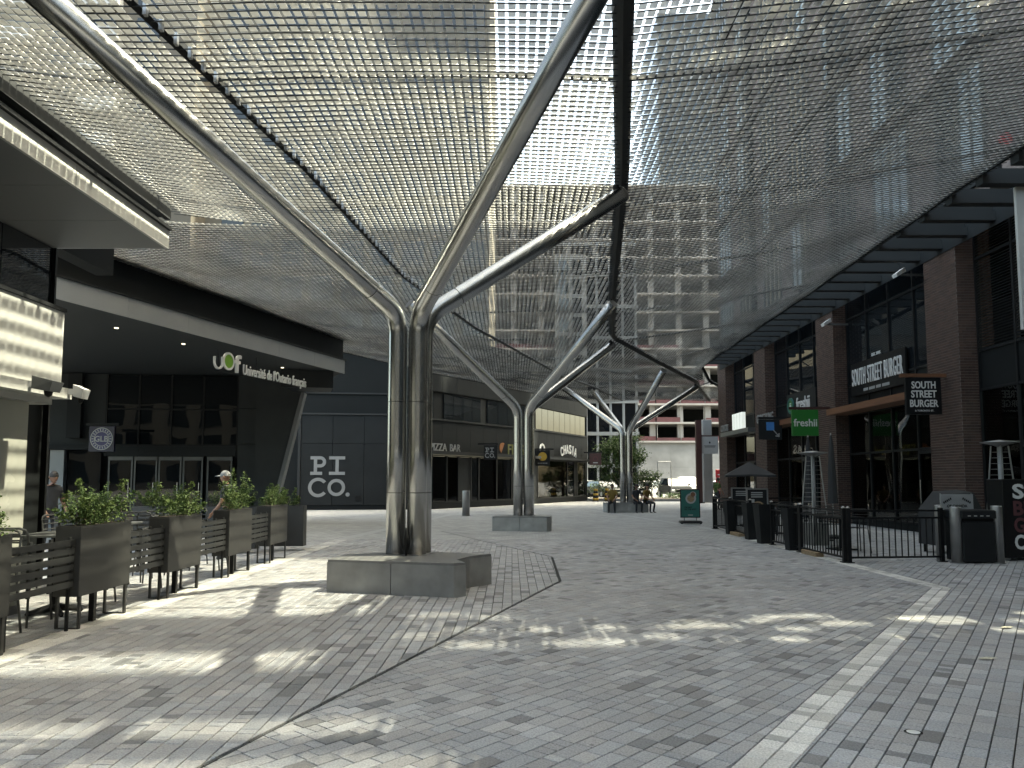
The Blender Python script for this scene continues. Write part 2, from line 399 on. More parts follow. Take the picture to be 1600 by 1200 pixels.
# ================================================================== GROUND
def sheet_obj(name, poly, z, m, label=None, cat=None):
    b = MB(); b.add([(x, y, z) for x, y in poly], [tuple(range(len(poly)))])
    o = b.build(name, m); tag(o, label, cat, kind='structure'); return o
sheet_obj('ground', [(-600, -200), (600, -200), (600, 900), (-600, 900)], -0.06, 'asphalt', 'grey asphalt ground reaching to the horizon', 'ground')
sheet_obj('parking_lot', [(-3, 57.5), (60, 57.5), (60, 119), (-3, 119)], -0.03, 'asphalt', 'sunlit asphalt car park at the end of the passage', 'car park')
pb = MB(); pb.box(-22, 14, -6, 20.9, -0.05, -0.016)
pavement = tag(pb.build('pavement', 'rubber'), 'grey granite paver walkway under the canopy', 'pavement', kind='structure')
pf = MB(); pf.add([(-24, 20.9, -0.002), (14.5, 20.9, -0.002), (14.5, 57.4, -0.002), (-24, 57.4, -0.002)], [(0, 1, 2, 3)])
pf.build('far_paving', 'far_paving', pavement)

def clip(poly, conv):
    """Sutherland-Hodgman against a counter-clockwise convex polygon"""
    out = poly
    n = len(conv)
    for i in range(n):
        ax, ay = conv[i]; bx, by = conv[(i + 1) % n]
        ex, ey = bx - ax, by - ay
        inp = out; out = []
        if not inp: return out
        px, py = inp[-1]; dp = ex * (py - ay) - ey * (px - ax)
        for (qx, qy) in inp:
            dq = ex * (qy - ay) - ey * (qx - ax)
            if (dq >= 0) != (dp >= 0):
                t = dp / (dp - dq); out.append((px + (qx - px) * t, py + (qy - py) * t))
            if dq >= 0: out.append((qx, qy))
            px, py, dp = qx, qy, dq
    return out
def tint_field():
    r = random.random()
    g = random.uniform(0.285, 0.355)
    if r < 0.075: g = random.uniform(0.16, 0.21)
    elif r < 0.18: g = random.uniform(0.36, 0.42)
    w = random.uniform(-0.025, 0.025)
    return (g * (1 + w), g, g * (1 - w + 0.015))
def tint_band():
    g = random.uniform(0.50, 0.68)
    if random.random() < 0.25: g = random.uniform(0.36, 0.45)
    return (g * 1.02, g, g * 0.95)
PAV = []
def zone(pieces, ang, wid, lens, tint, joint=0.004, align=False):
    a = -R(ang); ca, sa = math.cos(a), math.sin(a)       # course direction turned ang degrees from +Y to the right
    fwd = (-sa, ca); rt = (ca, sa)
    allp = [p for pc in pieces for p in pc]
    us = [p[0] * rt[0] + p[1] * rt[1] for p in allp]; ws = [p[0] * fwd[0] + p[1] * fwd[1] for p in allp]
    u = min(us) if align else math.floor(min(us) / wid) * wid
    boxes = [(min(p[0] for p in pc), max(p[0] for p in pc), min(p[1] for p in pc), max(p[1] for p in pc)) for pc in pieces]
    while u < max(us) - .01:
        w = min(ws) - random.random() * 0.3
        while w < max(ws):
            L = random.choice(lens)
            q = [(u + joint, w + joint), (u + wid - joint, w + joint), (u + wid - joint, w + L - joint), (u + joint, w + L - joint)]
            q = [(x * rt[0] + y * fwd[0], x * rt[1] + y * fwd[1]) for x, y in q]
            t = tint(); dz = random.uniform(-0.0018, 0.0012)
            for pc, bb in zip(pieces, boxes):
                if max(p[0] for p in q) < bb[0] or min(p[0] for p in q) > bb[1] or max(p[1] for p in q) < bb[2] or min(p[1] for p in q) > bb[3]: continue
                c = clip(q, pc)
                if len(c) >= 3: PAV.append((c, t, dz))
            w += L
        u += wid
Y0, Y1 = 2.9, 20.9
dl = lambda y: -1.75 + (y - 4.42) * 0.3165            # slot drain
bl = lambda y: 1.21 + (y - 4.42) * 0.7004             # pale band, near leg
zone([[(-8.5, 4.5), (-4.81, 4.5), (-4.81, Y1), (-13.5, Y1)]], 0, 0.125, (0.085, 0.17, 0.25), tint_field)
zone([[(-4.80, Y0), (-4.44, Y0), (-4.44, Y1), (-4.80, Y1)]], 0, 0.18, (0.24, 0.36), lambda: tuple(x * 0.86 for x in tint_band()), align=True)
zone([[(-4.43, Y0), (dl(Y0) - 0.02, Y0), (0.74, 12.35), (0.81, 16.23), (-0.99, Y1), (-4.43, Y1)]], 0, 0.125, (0.085, 0.17, 0.25), tint_field)
zone([[(dl(Y0) + 0.02, Y0), (bl(Y0), Y0), (6.25, 11.62), (6.26, 12.35), (0.79, 12.35)],
      [(0.79, 12.35), (6.26, 12.35), (6.30, 16.23), (0.86, 16.23)],
      [(0.86, 16.23), (6.30, 16.23), (6.34, Y1), (-0.95, Y1)]], 41, 0.125, (0.085, 0.17, 0.25), tint_field)
ox, oy = 0.27 * 0.819, -0.27 * 0.573
zone([[(bl(Y0) + 0.005, Y0), (bl(Y0) + 0.005 + 0.33, Y0), (6.55, 11.60), (6.26, 11.62)]], 35, 0.136, (0.10, 0.16, 0.20), tint_band, align=True)
zone([[(6.265, 11.63), (6.53, 11.61), (6.62, Y1), (6.35, Y1)]], 0.4, 0.138, (0.10, 0.16, 0.20), tint_band, align=True)
zone([[(bl(Y0) + 0.34, Y0), (12.4, Y0), (12.4, 11.6), (6.56, 11.6)], [(6.54, 11.61), (12.4, 11.61), (12.4, Y1), (6.63, Y1)]], 35, 0.125, (0.085, 0.17, 0.25), tint_field)
def cen(c): return (sum(p[0] for p in c) / len(c), sum(p[1] for p in c) / len(c))
order = []
for i, (c, t, dz) in enumerate(PAV):
    x, y = cen(c)
    order.append((y if (y > 4.5 and abs(x) < y * 0.655 and len(c) == 4) else 999, i))
order.sort(); near = set(i for d, i in order[:300] if d < 900)
def paver_mesh(items, name):
    vs = []; fs = []; cols = []
    for c, t, dz in items:
        n = len(c); o = len(vs)
        cx, cy = cen(c)
        k = 0.975
        vs += [(cx + (x - cx) * k, cy + (y - cy) * k, dz) for x, y in c] + [(x, y, dz - 0.004) for x, y in c] + [(x, y, -0.017) for x, y in c]
        fs.append(tuple(range(o, o + n)))
        for i in range(n):
            j = (i + 1) % n
            fs += [(o + n + i, o + n + j, o + j, o + i), (o + 2 * n + i, o + 2 * n + j, o + n + j, o + n + i)]
        cols += [t] * (3 * n)
    me = bpy.data.meshes.new(name); me.from_pydata(vs, [], fs); me.materials.append(MATS['paver'])
    at = me.attributes.new('tint', 'FLOAT_COLOR', 'POINT')
    at.data.foreach_set('color', np.concatenate([np.array(cols), np.ones((len(cols), 1))], 1).astype(np.float32).ravel())
    return me
for i in sorted(near): link('paver', paver_mesh([PAV[i]], 'paver'), pavement)
tag(link('paver_field', paver_mesh([p for i, p in enumerate(PAV) if i not in near], 'paver_field'), pavement), kind='stuff')
# the pale bands and the slot drain further off
fb = MB()
fb.add([(6.35, 20.95, 0.002), (6.62, 20.95, 0.002), (6.64, 26.2, 0.002), (6.37, 26.2, 0.002)], [(0, 1, 2, 3)])
fb.add([(6.37, 26.2, 0.002), (6.64, 26.2, 0.002), (4.3, 41, 0.002), (4.05, 41, 0.002)], [(0, 1, 2, 3)])
fb.add([(-4.8, 20.95, 0.002), (-4.44, 20.95, 0.002), (-2.6, 36.5, 0.002), (-2.9, 36.5, 0.002)], [(0, 1, 2, 3)])
fb.add([(-16, 36.5, 0.002), (-2.6, 36.5, 0.002), (-2.6, 36.85, 0.002), (-16, 36.85, 0.002)], [(0, 1, 2, 3)])
fb.build('pale_band', 'sign_grey', pavement)
db = MB(); db.add([(-0.98, 20.92, 0.002), (-0.94, 20.92, 0.002), (-2.2, 24.3, 0.002), (-2.25, 24.3, 0.002)], [(0, 1, 2, 3)])
db.build('slot_drain', 'black_metal', pavement)
# recessed ground light and fallen leaves
gl = thing('ground_light', 'round recessed steel ground light set in the right foreground pavers', 'ground light', (2.55, 5.02, 0.0))
MB().lathe([(0.055, -0.01), (0.055, 0.004), (0.045, 0.005)], n=24).build('rim', 'steel', gl)
MB().lathe([(0.040, 0.0), (0.040, 0.0065), (0.02, 0.008)], n=24).build('lens', 'lamp_lens', gl)
for k, (x, y, s, a, lab) in enumerate([(5.35, 8.45, .10, .4, 'pale curled leaf on the pavers right of the light band, nearest of three'), (6.35, 9.55, .09, 1.9, 'pale curled leaf on the pavers right of the light band, middle of three'),
                                  (7.75, 11.4, .09, 2.6, 'pale curled leaf on the pavers near the light band corner'), (4.25, 7.0, .10, 0.2, 'brown curled leaf lying in the right foreground on dark pavers')]):
    lf = MB(); n = 7; vs = []
    for i in range(n):
        t = i / (n - 1); w = math.sin(PI * t) * 0.32 + 0.02
        zz = 0.012 + 0.10 * abs(t - 0.5) ** 1.5 * 2
        vs += [((t - .5) * 2 * s, -w * s, (zz + 0.25 * w) * s * 3 * .4 + .004), ((t - .5) * 2 * s, 0, zz * s + .004), ((t - .5) * 2 * s, w * s, (zz + 0.35 * w) * s * 3 * .4 + .004)]
    fs = []
    for i in range(n - 1):
        for j in (0, 1): fs.append((3 * i + j, 3 * i + j + 1, 3 * i + 4 + j, 3 * i + 3 + j))
    lf.add(vs, fs); o = lf.build('fallen_leaf', 'dead_leaf'); o.location = (x, y, 0); o.rotation_euler = (0, 0, a)
    tag(o, lab, 'leaf', 'fallen leaves on the pavers')

# ================================================================== RIGHT BRICK BUILDING (street face X = 12; local x runs from its far corner towards us)
rb = thing('brick_building', 'tall dark brick building with black shopfronts along the right side', 'building', (12, 44.5, 0), -PI / 2)
PIL = [0.0, 6.7, 14.5, 22.5, 30.3]; PW = 1.6; ZT = 8.9
def pillar_meshes():
    core = MB().box(0.012, PW - 0.012, 0.012, 0.95, 0, ZT).mesh('pillar_core', 'mortar')
    vs = []; fs = []; tint = []
    def brick(p, du, dv, nrm, hgt):           # face rectangle with 9 mm projection
        o = len(vs)
        P = Vector(p); U = Vector(du); N = Vector(nrm) * 0.012; Z = Vector((0, 0, hgt))
        a = [P, P + U, P + U + Z, P + Z]
        vs.extend([tuple(q) for q in a]); vs.extend([tuple(q + N) for q in a])
        fs.append((o + 4, o + 5, o + 6, o + 7))
        for i in range(4):
            j = (i + 1) % 4; fs.append((o + i, o + j, o + 4 + j, o + 4 + i))
        tint.extend([random.random()] * 8)
    c = 0; z = 0.0
    while z < ZT - 0.07:
        off = 0.105 if c % 2 else 0.0
        x = -off
        while x < PW - 0.02:
            a = max(0.0, x) ; b = min(PW, x + 0.2)
            if b - a > 0.03: brick((a + (0.0 if a == 0 else 0.0), 0.012, z), (b - a, 0, 0), 0, (0, -1, 0), 0.064)
            x += 0.21
        y = 0.012 + (0.0 if c % 2 else -0.105)
        while y < 0.9:
            a = max(0.012, y); b = min(0.95, y + 0.2)
            if b - a > 0.03:
                brick((PW - 0.012, a, z), (0, b - a, 0), 0, (1, 0, 0), 0.064)
            y += 0.21
        z += 0.075; c += 1
    me = bpy.data.meshes.new('brickwork'); me.from_pydata(vs, [], fs); me.materials.append(MATS['brick'])
    at = me.attributes.new('tint', 'FLOAT', 'POINT'); at.data.foreach_set('value', np.array(tint, dtype=np.float32))
    return core, me
pc, pbk = pillar_meshes()
for x in PIL:
    o = link('brick_pillar', pc, rb); o.location = (x, 0, 0)
    q = link('brickwork', pbk, o); q['kind'] = 'stuff'
# end wall at the far corner and body of the block
MB().box(0.05, 26.0, 8.0, 22, 0, 61).build('core', 'interior', rb)
MB().box(0.02, 30.0, 1.0, 7.9, 8.95, 9.0).build('soffit', 'dark_panel', rb)
MB().box(0.02, 0.3, 1.0, 7.9, 0, 8.9).build('end_wall', 'dark_panel', rb)
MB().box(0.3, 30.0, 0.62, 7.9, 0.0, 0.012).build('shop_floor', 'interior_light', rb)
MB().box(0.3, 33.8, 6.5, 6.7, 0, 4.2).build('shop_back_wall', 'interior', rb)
up = MB(); up.box(0, 26.0, 0.15, 8, 9.0, 62)
up.build('upper_wall', 'brick_wall', rb)
low = MB(); low.box(26.0, 33.9, 0.15, 8, 9.0, 27.5); low.build('lower_wing', 'brick_wall', rb)  # roofline above the frame stepped so sun reaches only the near terrace
lowg = MB(); lowg.box(31.9, 33.9, 0.5, 8, 0, 9.0); lowg.build('wing_shop_wall', 'dark_panel', rb)
# upper windows seen through the canopy
wm = MB(); wm.box(0, 1.3, -0.03, 0.0, 0, 2.75)
frm = MB()
for a, b_, c_, d in ((-.08, 0, -.08, 2.83), (1.3, 1.38, -.08, 2.83), (0.0, 1.3, -.08, 0), (0, 1.3, 2.75, 2.83), (.62, .68, 0, 2.75)): frm.box(a, b_, -0.09, 0.0, c_, d)
wg = wm.mesh('window_pane', 'glass_blue'); wg2 = wm.mesh('window_pane', 'window_sky_pale'); wf = frm.mesh('window_frame', 'grey_frame')  # second pane set is painted pale for reflected sky
for k in range(7):
    for fl in range(8):
        for h in (0, 1.12):
            x = 0.8 + k * 3.75 + h
            if x > 25: continue
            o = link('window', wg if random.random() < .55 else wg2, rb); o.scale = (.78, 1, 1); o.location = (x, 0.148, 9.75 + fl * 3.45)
            q = link('window_frame', wf, o)
# dark stone bands and a recessed bay between windows
for fl in range(7):
    MB().box(0.0, 26.0, 0.06, 0.149, 9.25 + fl * 3.45, 9.45 + fl * 3.45).build('stone_band', 'charcoal_panel', rb)
for x in (6.6, 16.3): MB().box(x, x + .45, 0.02, 0.148, 9.5, 43).build('dark_bay', 'charcoal_panel', rb)
# shopfront bays between the pillars
def bay(x0, x1, transom, low_glass='glass_clear', cols=4, louver=False, door=None):
    y = 0.55
    zs = [0.25, 2.55, 4.0, 5.05, 7.55, 8.75]
    n = cols; w = (x1 - x0) / n
    fr = MB()
    for i in range(n + 1):
        xx = x0 + i * w
        fr.box(xx - 0.035, xx + 0.035, y - 0.06, y + 0.06, 0.12, 8.9)
    MB().box(x0, x1, y - 0.05, y + 0.08, 0.0, 0.25).build('shop_plinth', 'dark_panel', rb)
    for z in zs:
        for i in range(n): fr.box(x0 + i * w + 0.036, x0 + (i + 1) * w - 0.036, y - 0.05, y + 0.05, z - 0.035, z + 0.035)
    fr.build('mullion_grid', 'frame_metal', rb)
    for i in range(n):
        a, b = x0 + i * w + 0.036, x0 + (i + 1) * w - 0.036
        for j in range(5):
            z0, z1 = zs[j] + 0.036, zs[j + 1] - 0.036
            if j == 2: MB().box(a, b, y - 0.012, y + 0.012, z0, z1).build('spandrel_panel', 'dark_panel', rb)
            elif louver and j >= 3:
                lv = MB(); zz = z0
                while zz < z1 - 0.05:
                    lv.add([(a, y - 0.03, zz), (b, y - 0.03, zz), (b, y + 0.03, zz + 0.05), (a, y + 0.03, zz + 0.05), (a, y - 0.03, zz - 0.008), (b, y - 0.03, zz - 0.008), (b, y + 0.03, zz + 0.042), (a, y + 0.03, zz + 0.042)],
                           [(0, 1, 2, 3), (7, 6, 5, 4), (0, 4, 5, 1), (2, 6, 7, 3)]); zz += 0.075
                lv.build('louver', 'frame_metal', rb)
            else:
                MB().box(a, b, y - 0.008, y + 0.008, z0, z1).build('pane', 'glass_clear' if j < 2 else 'glass_dark', rb)
    # door leaf frame with handle
    if door is not None:
        d = MB(); a = x0 + door * w + 0.05; b = x0 + (door + 1) * w - 0.05
        for q in ((a, a + .07, .27, 2.5), (b - .07, b, .27, 2.5), (a + .07, b - .07, .27, .45), (a + .07, b - .07, 2.4, 2.5)): d.box(q[0], q[1], y - .1, y - .062, q[2], q[3])
        dd = d.build('door', 'frame_metal', rb)
        MB().tube([(a + .14, y - .14, .9), (a + .14, y - .14, 1.6)], .014).build('handle', 'steel', dd)
bay(1.6, 6.7, 4.0, cols=3, door=1)
bay(8.3, 14.5, 4.0, cols=4, door=2)
bay(16.1, 22.5, 4.0, cols=4, door=3)
bay(24.1, 30.3, 4.0, cols=4, louver=True, door=1)
# shop interior pieces
for x in (2.5, 9.4, 12.0, 17.2, 19.6, 26):
    MB().box(x, x + 1.6, 3.6, 4.2, 0.012, 1.1).build('counter', 'interior_light', rb)
for i, x in enumerate((3.2, 10.2, 11.8, 18.0, 20.3, 26.5)):
    c = MB(); c.tube([(x, 3.0, 3.0), (x, 3.0, 4.1)], .01, 5); c.build('pendant_cord', 'black_metal', rb)
    MB().lathe([(0.02, 3.02), (0.16, 2.85), (0.15, 2.83)], x, 3.0, 14).build('pendant_lamp', 'downlight' if i in (3, 4) else 'dull_steel', rb)
# timber canopy beams over the shopfronts
for x0, x1 in ((16.15, 22.45), (8.35, 14.45), (1.65, 6.65)):
    MB().box(x0, x1, -0.35, 0.42, 3.98, 4.2).build('timber_beam', 'timber' if x0 > 8 else 'grey_frame', rb)
# brackets that carry the canopy edge
for k in range(25):
    x = 2.2 + k * 1.18
    if x > 29.6: break
    b = MB(); b.box(x - 0.13, x + 0.13, -1.78, -0.02, 8.02, 8.24); b.box(x - 0.02, x + 0.02, -1.78, -0.02, 8.24, 8.40)
    b.build('canopy_bracket', 'mid_panel', rb)
MB().box(0.5, 30.3, -0.02, 0.0, 7.9, 8.6).build('bracket_rail', 'charcoal_panel', rb)
# floodlights on the facade
for (x, z, lab) in ((16.4, 7.35, 'white wall floodlight beside the second brick pillar'), (21.8, 7.75, 'white wall floodlight near the nearest brick pillar')):
    fl = thing('wall_floodlight', lab, 'floodlight', (12 - 0.05, 44.5 - x, z), -PI / 2, 'floodlights on the right shopfront')
    MB().box(-.03, .03, -.25, .5, -.03, .03).build('arm', 'grey_frame', fl)
    MB().add([(-.16, -.45, .02), (.16, -.45, .02), (.16, -.2, .2), (-.16, -.2, .2), (-.12, -.42, -.08), (.12, -.42, -.08), (.12, -.15, .08), (-.12, -.15, .08)],
             [(0, 1, 2, 3), (4, 7, 6, 5), (0, 4, 5, 1), (1, 5, 6, 2), (2, 6, 7, 3), (3, 7, 4, 0)]).build('housing', 'white_paint', fl)
# added blocks outside the frame at right, gaps shaped to place the sun patches
nb = thing('sun_mask_block', 'unseen grey block added on the right to shape the sun patches', 'building', (12, 8.6, 0), -PI / 2)
scr = MB()                                        # added screen, random cells left open so sun falls through in blobs
for iy in range(8):
    for iz in range(68):
        z = iz * .5
        if 9 <= z <= 26 and random.random() < .36: continue
        scr.box(-2.0 + iy * .25, -1.75 + iy * .25, .1, .3, z, z + .5)
scr.build('sun_patch_screen', 'charcoal_panel', nb)
MB().box(0, .7, 0.1, 3, 0, 27.5).build('low_sun_mask', 'charcoal_panel', nb)
MB().box(.7, 2.1, 0.1, 1.2, 0, 62).build('tall_sun_mask', 'charcoal_panel', nb)
MB().box(2.1, 2.4, 0.1, 1.2, 0, 25.5).build('sun_slot_sill', 'charcoal_panel', nb)
MB().box(2.4, 2.85, 0.1, 1.2, 0, 62).build('sun_mask_fin', 'charcoal_panel', nb)
MB().box(2.85, 3.1, 0.1, 1.2, 0, 24.5).build('sun_slot_sill', 'charcoal_panel', nb)
MB().box(3.1, 26, 0.1, 22, 0, 62).build('sun_mask_body', 'charcoal_panel', nb)
for fl in range(4):
    for k in range(6):
        MB().box(5.2 + k * 3.2, 7.6 + k * 3.2, 0.05, 0.11, 1 + fl * 4, 3.8 + fl * 4).build('window', 'glass_dark', nb)

# unseen block added across the street behind the camera: darkens what the glass fronts mirror
ob_ = thing('opposite_block', 'unseen brown office block added across the street behind the viewer', 'building', (0, -55, 0), PI)
MB().box(-45, 45, 0, 15, 0, 26).build('wall', 'brown_wall', ob_)
for fl in range(6):
    for k in range(20): MB().box(-42 + k * 4.3, -39.4 + k * 4.3, -.06, .0, 1.2 + fl * 4.1, 3.9 + fl * 4.1).build('window', 'glass_dark', ob_)

# ================================================================== NEAR LEFT BUILDING (street face X = -7.5; local x = Y - 1)
la = thing('panel_building', 'pale panel clad building with a deep eave at the left edge', 'building', (-5.95, 1.0, 0), PI / 2)
L = 8.42; LE_ = 11.38
x = L
while x > 0.2:
    a = max(0.0, x - 1.25)
    MB().box(a + 0.005, x - 0.005, 0.0, 0.05, 0.10, 2.55).build('wall_panel', 'cream_panel', la); x = a
MB().box(0, L + 0.04, 0.05, 0.3, 0, 2.55).build('wall_backing', 'black_metal', la)
MB().box(0, L, -0.012, 0.05, 0, 0.095).build('base_strip', 'dull_steel', la)
MB().box(0, L + 0.30, -0.10, 0.3, 2.555, 2.63).build('ledge_soffit', 'white_panel', la)
MB().box(0, L + 0.42, -0.28, 0.3, 2.635, 2.765).build('ledge', 'white_panel', la)
x = L + 0.28
while x > 0.2:
    a = max(0.0, x - 1.45); MB().box(a + 0.004, x - 0.004, -0.22, 0.3, 2.77, 3.735).build('band_panel', 'white_panel', la); x = a
MB().box(0, L + 0.30, -0.24, 0.34, 3.74, 3.785).build('coping', 'charcoal', la)
MB().box(0, L + 0.28, 0.34, 1.54, 3.70, 3.76).build('ledge_roof', 'charcoal_panel', la)
x = LE_ - 0.08
while x > 0.2:
    a = max(0.0, x - 1.25); MB().box(a + 0.010, x - 0.010, 1.55, 1.58, 3.80, 5.38).build('clerestory_pane', 'glass_upper', la); x = a
MB().box(0, LE_ - 0.05, 1.59, 1.8, 0, 5.38).build('inner_wall', 'dark_panel', la)
MB().box(LE_ - 0.08, LE_ - 0.03, 1.50, 1.59, 0, 5.38).build('clerestory_post', 'black_metal', la)
x = LE_ - 0.02                                    # eave soffit boards and fascia
while x > -1:
    a = x - 1.35; MB().box(a + 0.006, x - 0.006, -0.25, 2.4, 5.40, 5.43).build('soffit_panel', 'soffit', la); x = a
MB().box(-1, LE_ - 0.01, -0.23, 2.4, 5.435, 5.66).build('eave_core', 'dark_panel', la)
x = LE_
while x > -1:
    a = x - 2.7; MB().box(a + 0.004, x - 0.004, -0.30, -0.255, 5.39, 5.69).build('fascia_panel', 'white_panel', la); x = a
MB().box(-1, LE_, -0.35, 2.4, 5.692, 5.74).build('eave_cap', 'charcoal', la)
MB().box(LE_ - 0.015, LE_ + 0.02, -0.29, 2.4, 5.40, 5.69).build('end_fascia', 'fascia_panel', la)
MB().box(-1, L + 5.9, 2.15, 2.5, 5.74, 7.0).build('upper_wall', 'dark_panel', la)
MB().box(-1, L + 6.1, 1.20, 2.35, 7.02, 7.16).build('roof_edge', 'charcoal_panel', la)
MB().box(-1, L + 6.15, 1.13, 1.25, 6.98, 7.28).build('roof_gutter', 'mid_panel', la)
for i in range(8): MB().box(.5 + i * 1.7, .62 + i * 1.7, 1.27, 2.15, 6.9, 7.015).build('roof_rib', 'mid_panel', la)
MB().box(0, L, 0.35, 1.5, 0, 2.5).build('core', 'interior', la)
for (x, s, lab, wd) in ((L - 0.45, .8, 'large boxy security camera on the pale ledge at the left edge', .13), (L + 0.35, 0.55, 'small dome security camera at the corner of the pale ledge', .09)):
    c = thing('security_camera', lab, 'camera', (-5.95 + 0.28, 1 + x, 2.72), PI / 2)
    MB().box(-.03, .03, -.10, .0, -.03, .04).build('bracket', 'white_paint', c)
    MB().add([(-wd, -.10, .09), (wd, -.10, .09), (wd * .9, -.42 * s, .03), (-wd * .9, -.42 * s, .03), (-wd, -.10, -.06), (wd, -.10, -.06), (wd * .8, -.37 * s, -.09), (-wd * .8, -.37 * s, -.09)],
             [(0, 1, 2, 3), (4, 7, 6, 5), (0, 4, 5, 1), (1, 5, 6, 2), (2, 6, 7, 3), (3, 7, 4, 0)]).build('housing', 'grey_frame' if s > .7 else 'white_paint', c)
    MB().lathe([(0.01, -.15), (.05 * s, -.13), (.06 * s, -.09), (.06 * s, -.05)], 0, -.28 * s, 12).build('lens_dome', 'black_metal', c, smooth=True)

# ================================================================== UNIVERSITY BUILDING with its roof slab
ub = thing('university_building', 'dark university entrance building with glazed front and sloping roof edge', 'building', (-12, 30, 0))
FA, FB = (-10.29, 16.9), (-6.45, 29.2)
fd = Vector((FB[0] - FA[0], FB[1] - FA[1])); FLn = fd.length; fang = math.atan2(fd.y, fd.x)
ffr = (FA[0], FA[1], fang)            # x along fascia, +y to its left = into the building
MB().prism([FA, FB, (-7.2, 30.6), (-22, 31.6), (-22, 16.9)], 5.72, 5.76).build('slab_soffit', 'uni_panel', ub, world=True)
MB().prism([(FA[0] - .05, FA[1] + .03), (FB[0] - .05, FB[1]), (-7.3, 30.5), (-21.9, 31.5), (-21.9, 16.95)], 5.765, 6.12).build('roof_slab', 'dark_panel', ub, world=True)
n = 6
for i in range(n):
    MB(ffr).box(i * FLn / n + 0.004, (i + 1) * FLn / n - 0.004, -0.05, 0.0, 5.66, 6.16).build('fascia_panel', 'fascia_panel', ub, world=True)
MB(ffr).box(-0.05, FLn + 0.1, -0.09, 0.25, 6.165, 6.21).build('fascia_cap', 'charcoal', ub, world=True)
MB(ffr).box(-0.5, FLn + 1.5, 0.9, 1.2, 6.21, 7.35).build('roof_parapet', 'charcoal_panel', ub, world=True)
MB(ffr).box(-0.5, FLn + 1.5, 0.55, 0.9, 7.36, 7.48).build('parapet_rail', 'mid_panel', ub, world=True)
for i in range(0, 9, 2):                                # downlights in the soffit
    p = (FA[0] + fd.x * (0.1 + i * .1) - 1.6 - (i % 2) * 1.6, FA[1] + fd.y * (0.1 + i * .1))
    MB().lathe([(0.05, 5.70), (0.06, 5.72)], p[0], p[1], 10).build('downlight', 'downlight', ub, world=True)
# front wall, turned slightly: from (-19, 29) to (-7.2, 30.7)
WA = (-19.0, 29.2); wang = math.atan2(1.4, 11.8); wfr = (WA[0], WA[1], wang)
U = lambda: MB(wfr)
U().box(0.0, 9.5, 0.3, 0.5, 0, 5.7).build('back_wall', 'interior', ub, world=True)
# left: shop part with column
U().box(0, 3.3, 0.0, 0.28, 2.95, 5.7).build('left_wall', 'uni_panel', ub, world=True)
U().box(0, 3.3, -0.35, -0.01, 2.75, 2.94).build('shop_ledge', 'mid_panel', ub, world=True)
U().box(1.45, 1.95, -0.2, 0.1, 0, 2.74).build('pale_column', 'fascia_panel', ub, world=True)
for a, b in ((0.1, 1.4), (2.0, 3.2)): U().box(a, b, 0.02, 0.05, 0.1, 2.7).build('shop_pane', 'glass_dark', ub, world=True)
U().box(2.0, 2.5, -0.25, -0.005, 3.2, 5.68).build('upper_column', 'mid_panel', ub, world=True)
# glazed entrance
gx0, gx1 = 3.35, 8.25
cols_ = [3.35, 4.55, 5.75, 6.95, 8.25]
zz = [2.95, 4.35, 5.68]
gf = U()
for x in cols_: gf.box(x - .03, x + .03, -.05, .05, 2.5, 5.7)
for z in (2.95, 4.35): gf.box(gx0 + .031, gx1 - .031, -.04, .04, z - .03, z + .03)
gf.build('mullion_grid', 'frame_metal', ub, world=True)
for i in range(4):
    for j in range(2):
        U().box(cols_[i] + .031, cols_[i + 1] - .031, -.008, .008, zz[j] + .031, zz[j + 1] - .02).build('pane', 'glass_dark', ub, world=True)
U().box(gx0 + .03, gx1 - .03, -.10, .06, 2.52, 2.915).build('door_header', 'mid_panel', ub, world=True)
text('9   Lower   Jarvis', .13, 1.3, .004, z0=2.66, cx=0, mats='frame_metal', parent=None, name='lettering')
lt = bpy.data.objects['lettering']; lt.parent = ub
c_, s_ = math.cos(wang), math.sin(wang)
lt.location = (WA[0] + 5.2 * c_ - (-.102) * s_ + 12, WA[1] + 5.2 * s_ + (-.102) * c_ - 30, 0); lt.rotation_euler = (0, 0, wang)
for (a, b) in ((3.5, 4.4), (4.45, 5.3), (5.35, 6.2), (6.25, 7.0), (7.15, 8.1)):
    d = U()
    for q in ((a, a + .06, 0.02, 2.5), (b - .06, b, 0.02, 2.5), (a + .061, b - .061, 2.36, 2.5), (a + .061, b - .061, 0.02, .16)): d.box(q[0], q[1], -.06, .02, q[2], q[3])
    dd = d.build('door', 'grey_frame', ub, world=True)
    g = U().box(a + .061, b - .061, -.025, -.012, .17, 2.35)
    g.v = [(p[0] + 12, p[1] - 30, p[2]) for p in g.v]; g.build('door_pane', 'glass_dark', dd)
    h = U().tube([(b - .12, -.1, .9), (b - .12, -.1, 1.5)], .015, 6); h.v = [(p[0] + 12, p[1] - 30, p[2]) for p in h.v]; h.build('handle', 'steel', dd)
# right solid panels and the slanted wall
for z0, z1 in ((0, 1.5), (1.51, 3.0), (3.01, 4.4), (4.41, 5.7)):
    U().box(8.29, 9.0, -.08, .28, z0 + .005, z1 - .005).build('wall_panel', 'uni_panel', ub, world=True)
b = U(); b.sheet([(9.01, 0), (9.55, 0), (10.7, 5.05), (10.7, 5.66), (9.01, 5.66)], -.35, .28)
b.build('slanted_wall', 'uni_panel', ub, world=True)
b = U(); b.sheet([(9.57, 0), (9.72, 0), (10.86, 5.03), (10.72, 5.03)], -.42, .2); b.build('slanted_edge', 'soffit', ub, world=True)
MB().prism([(-8.6, 28.4), (-6.75, 28.8), (-7.2, 30.3), (-8.6, 30.3)], 5.06, 5.71).build('bulkhead', 'mid_panel', ub, world=True)
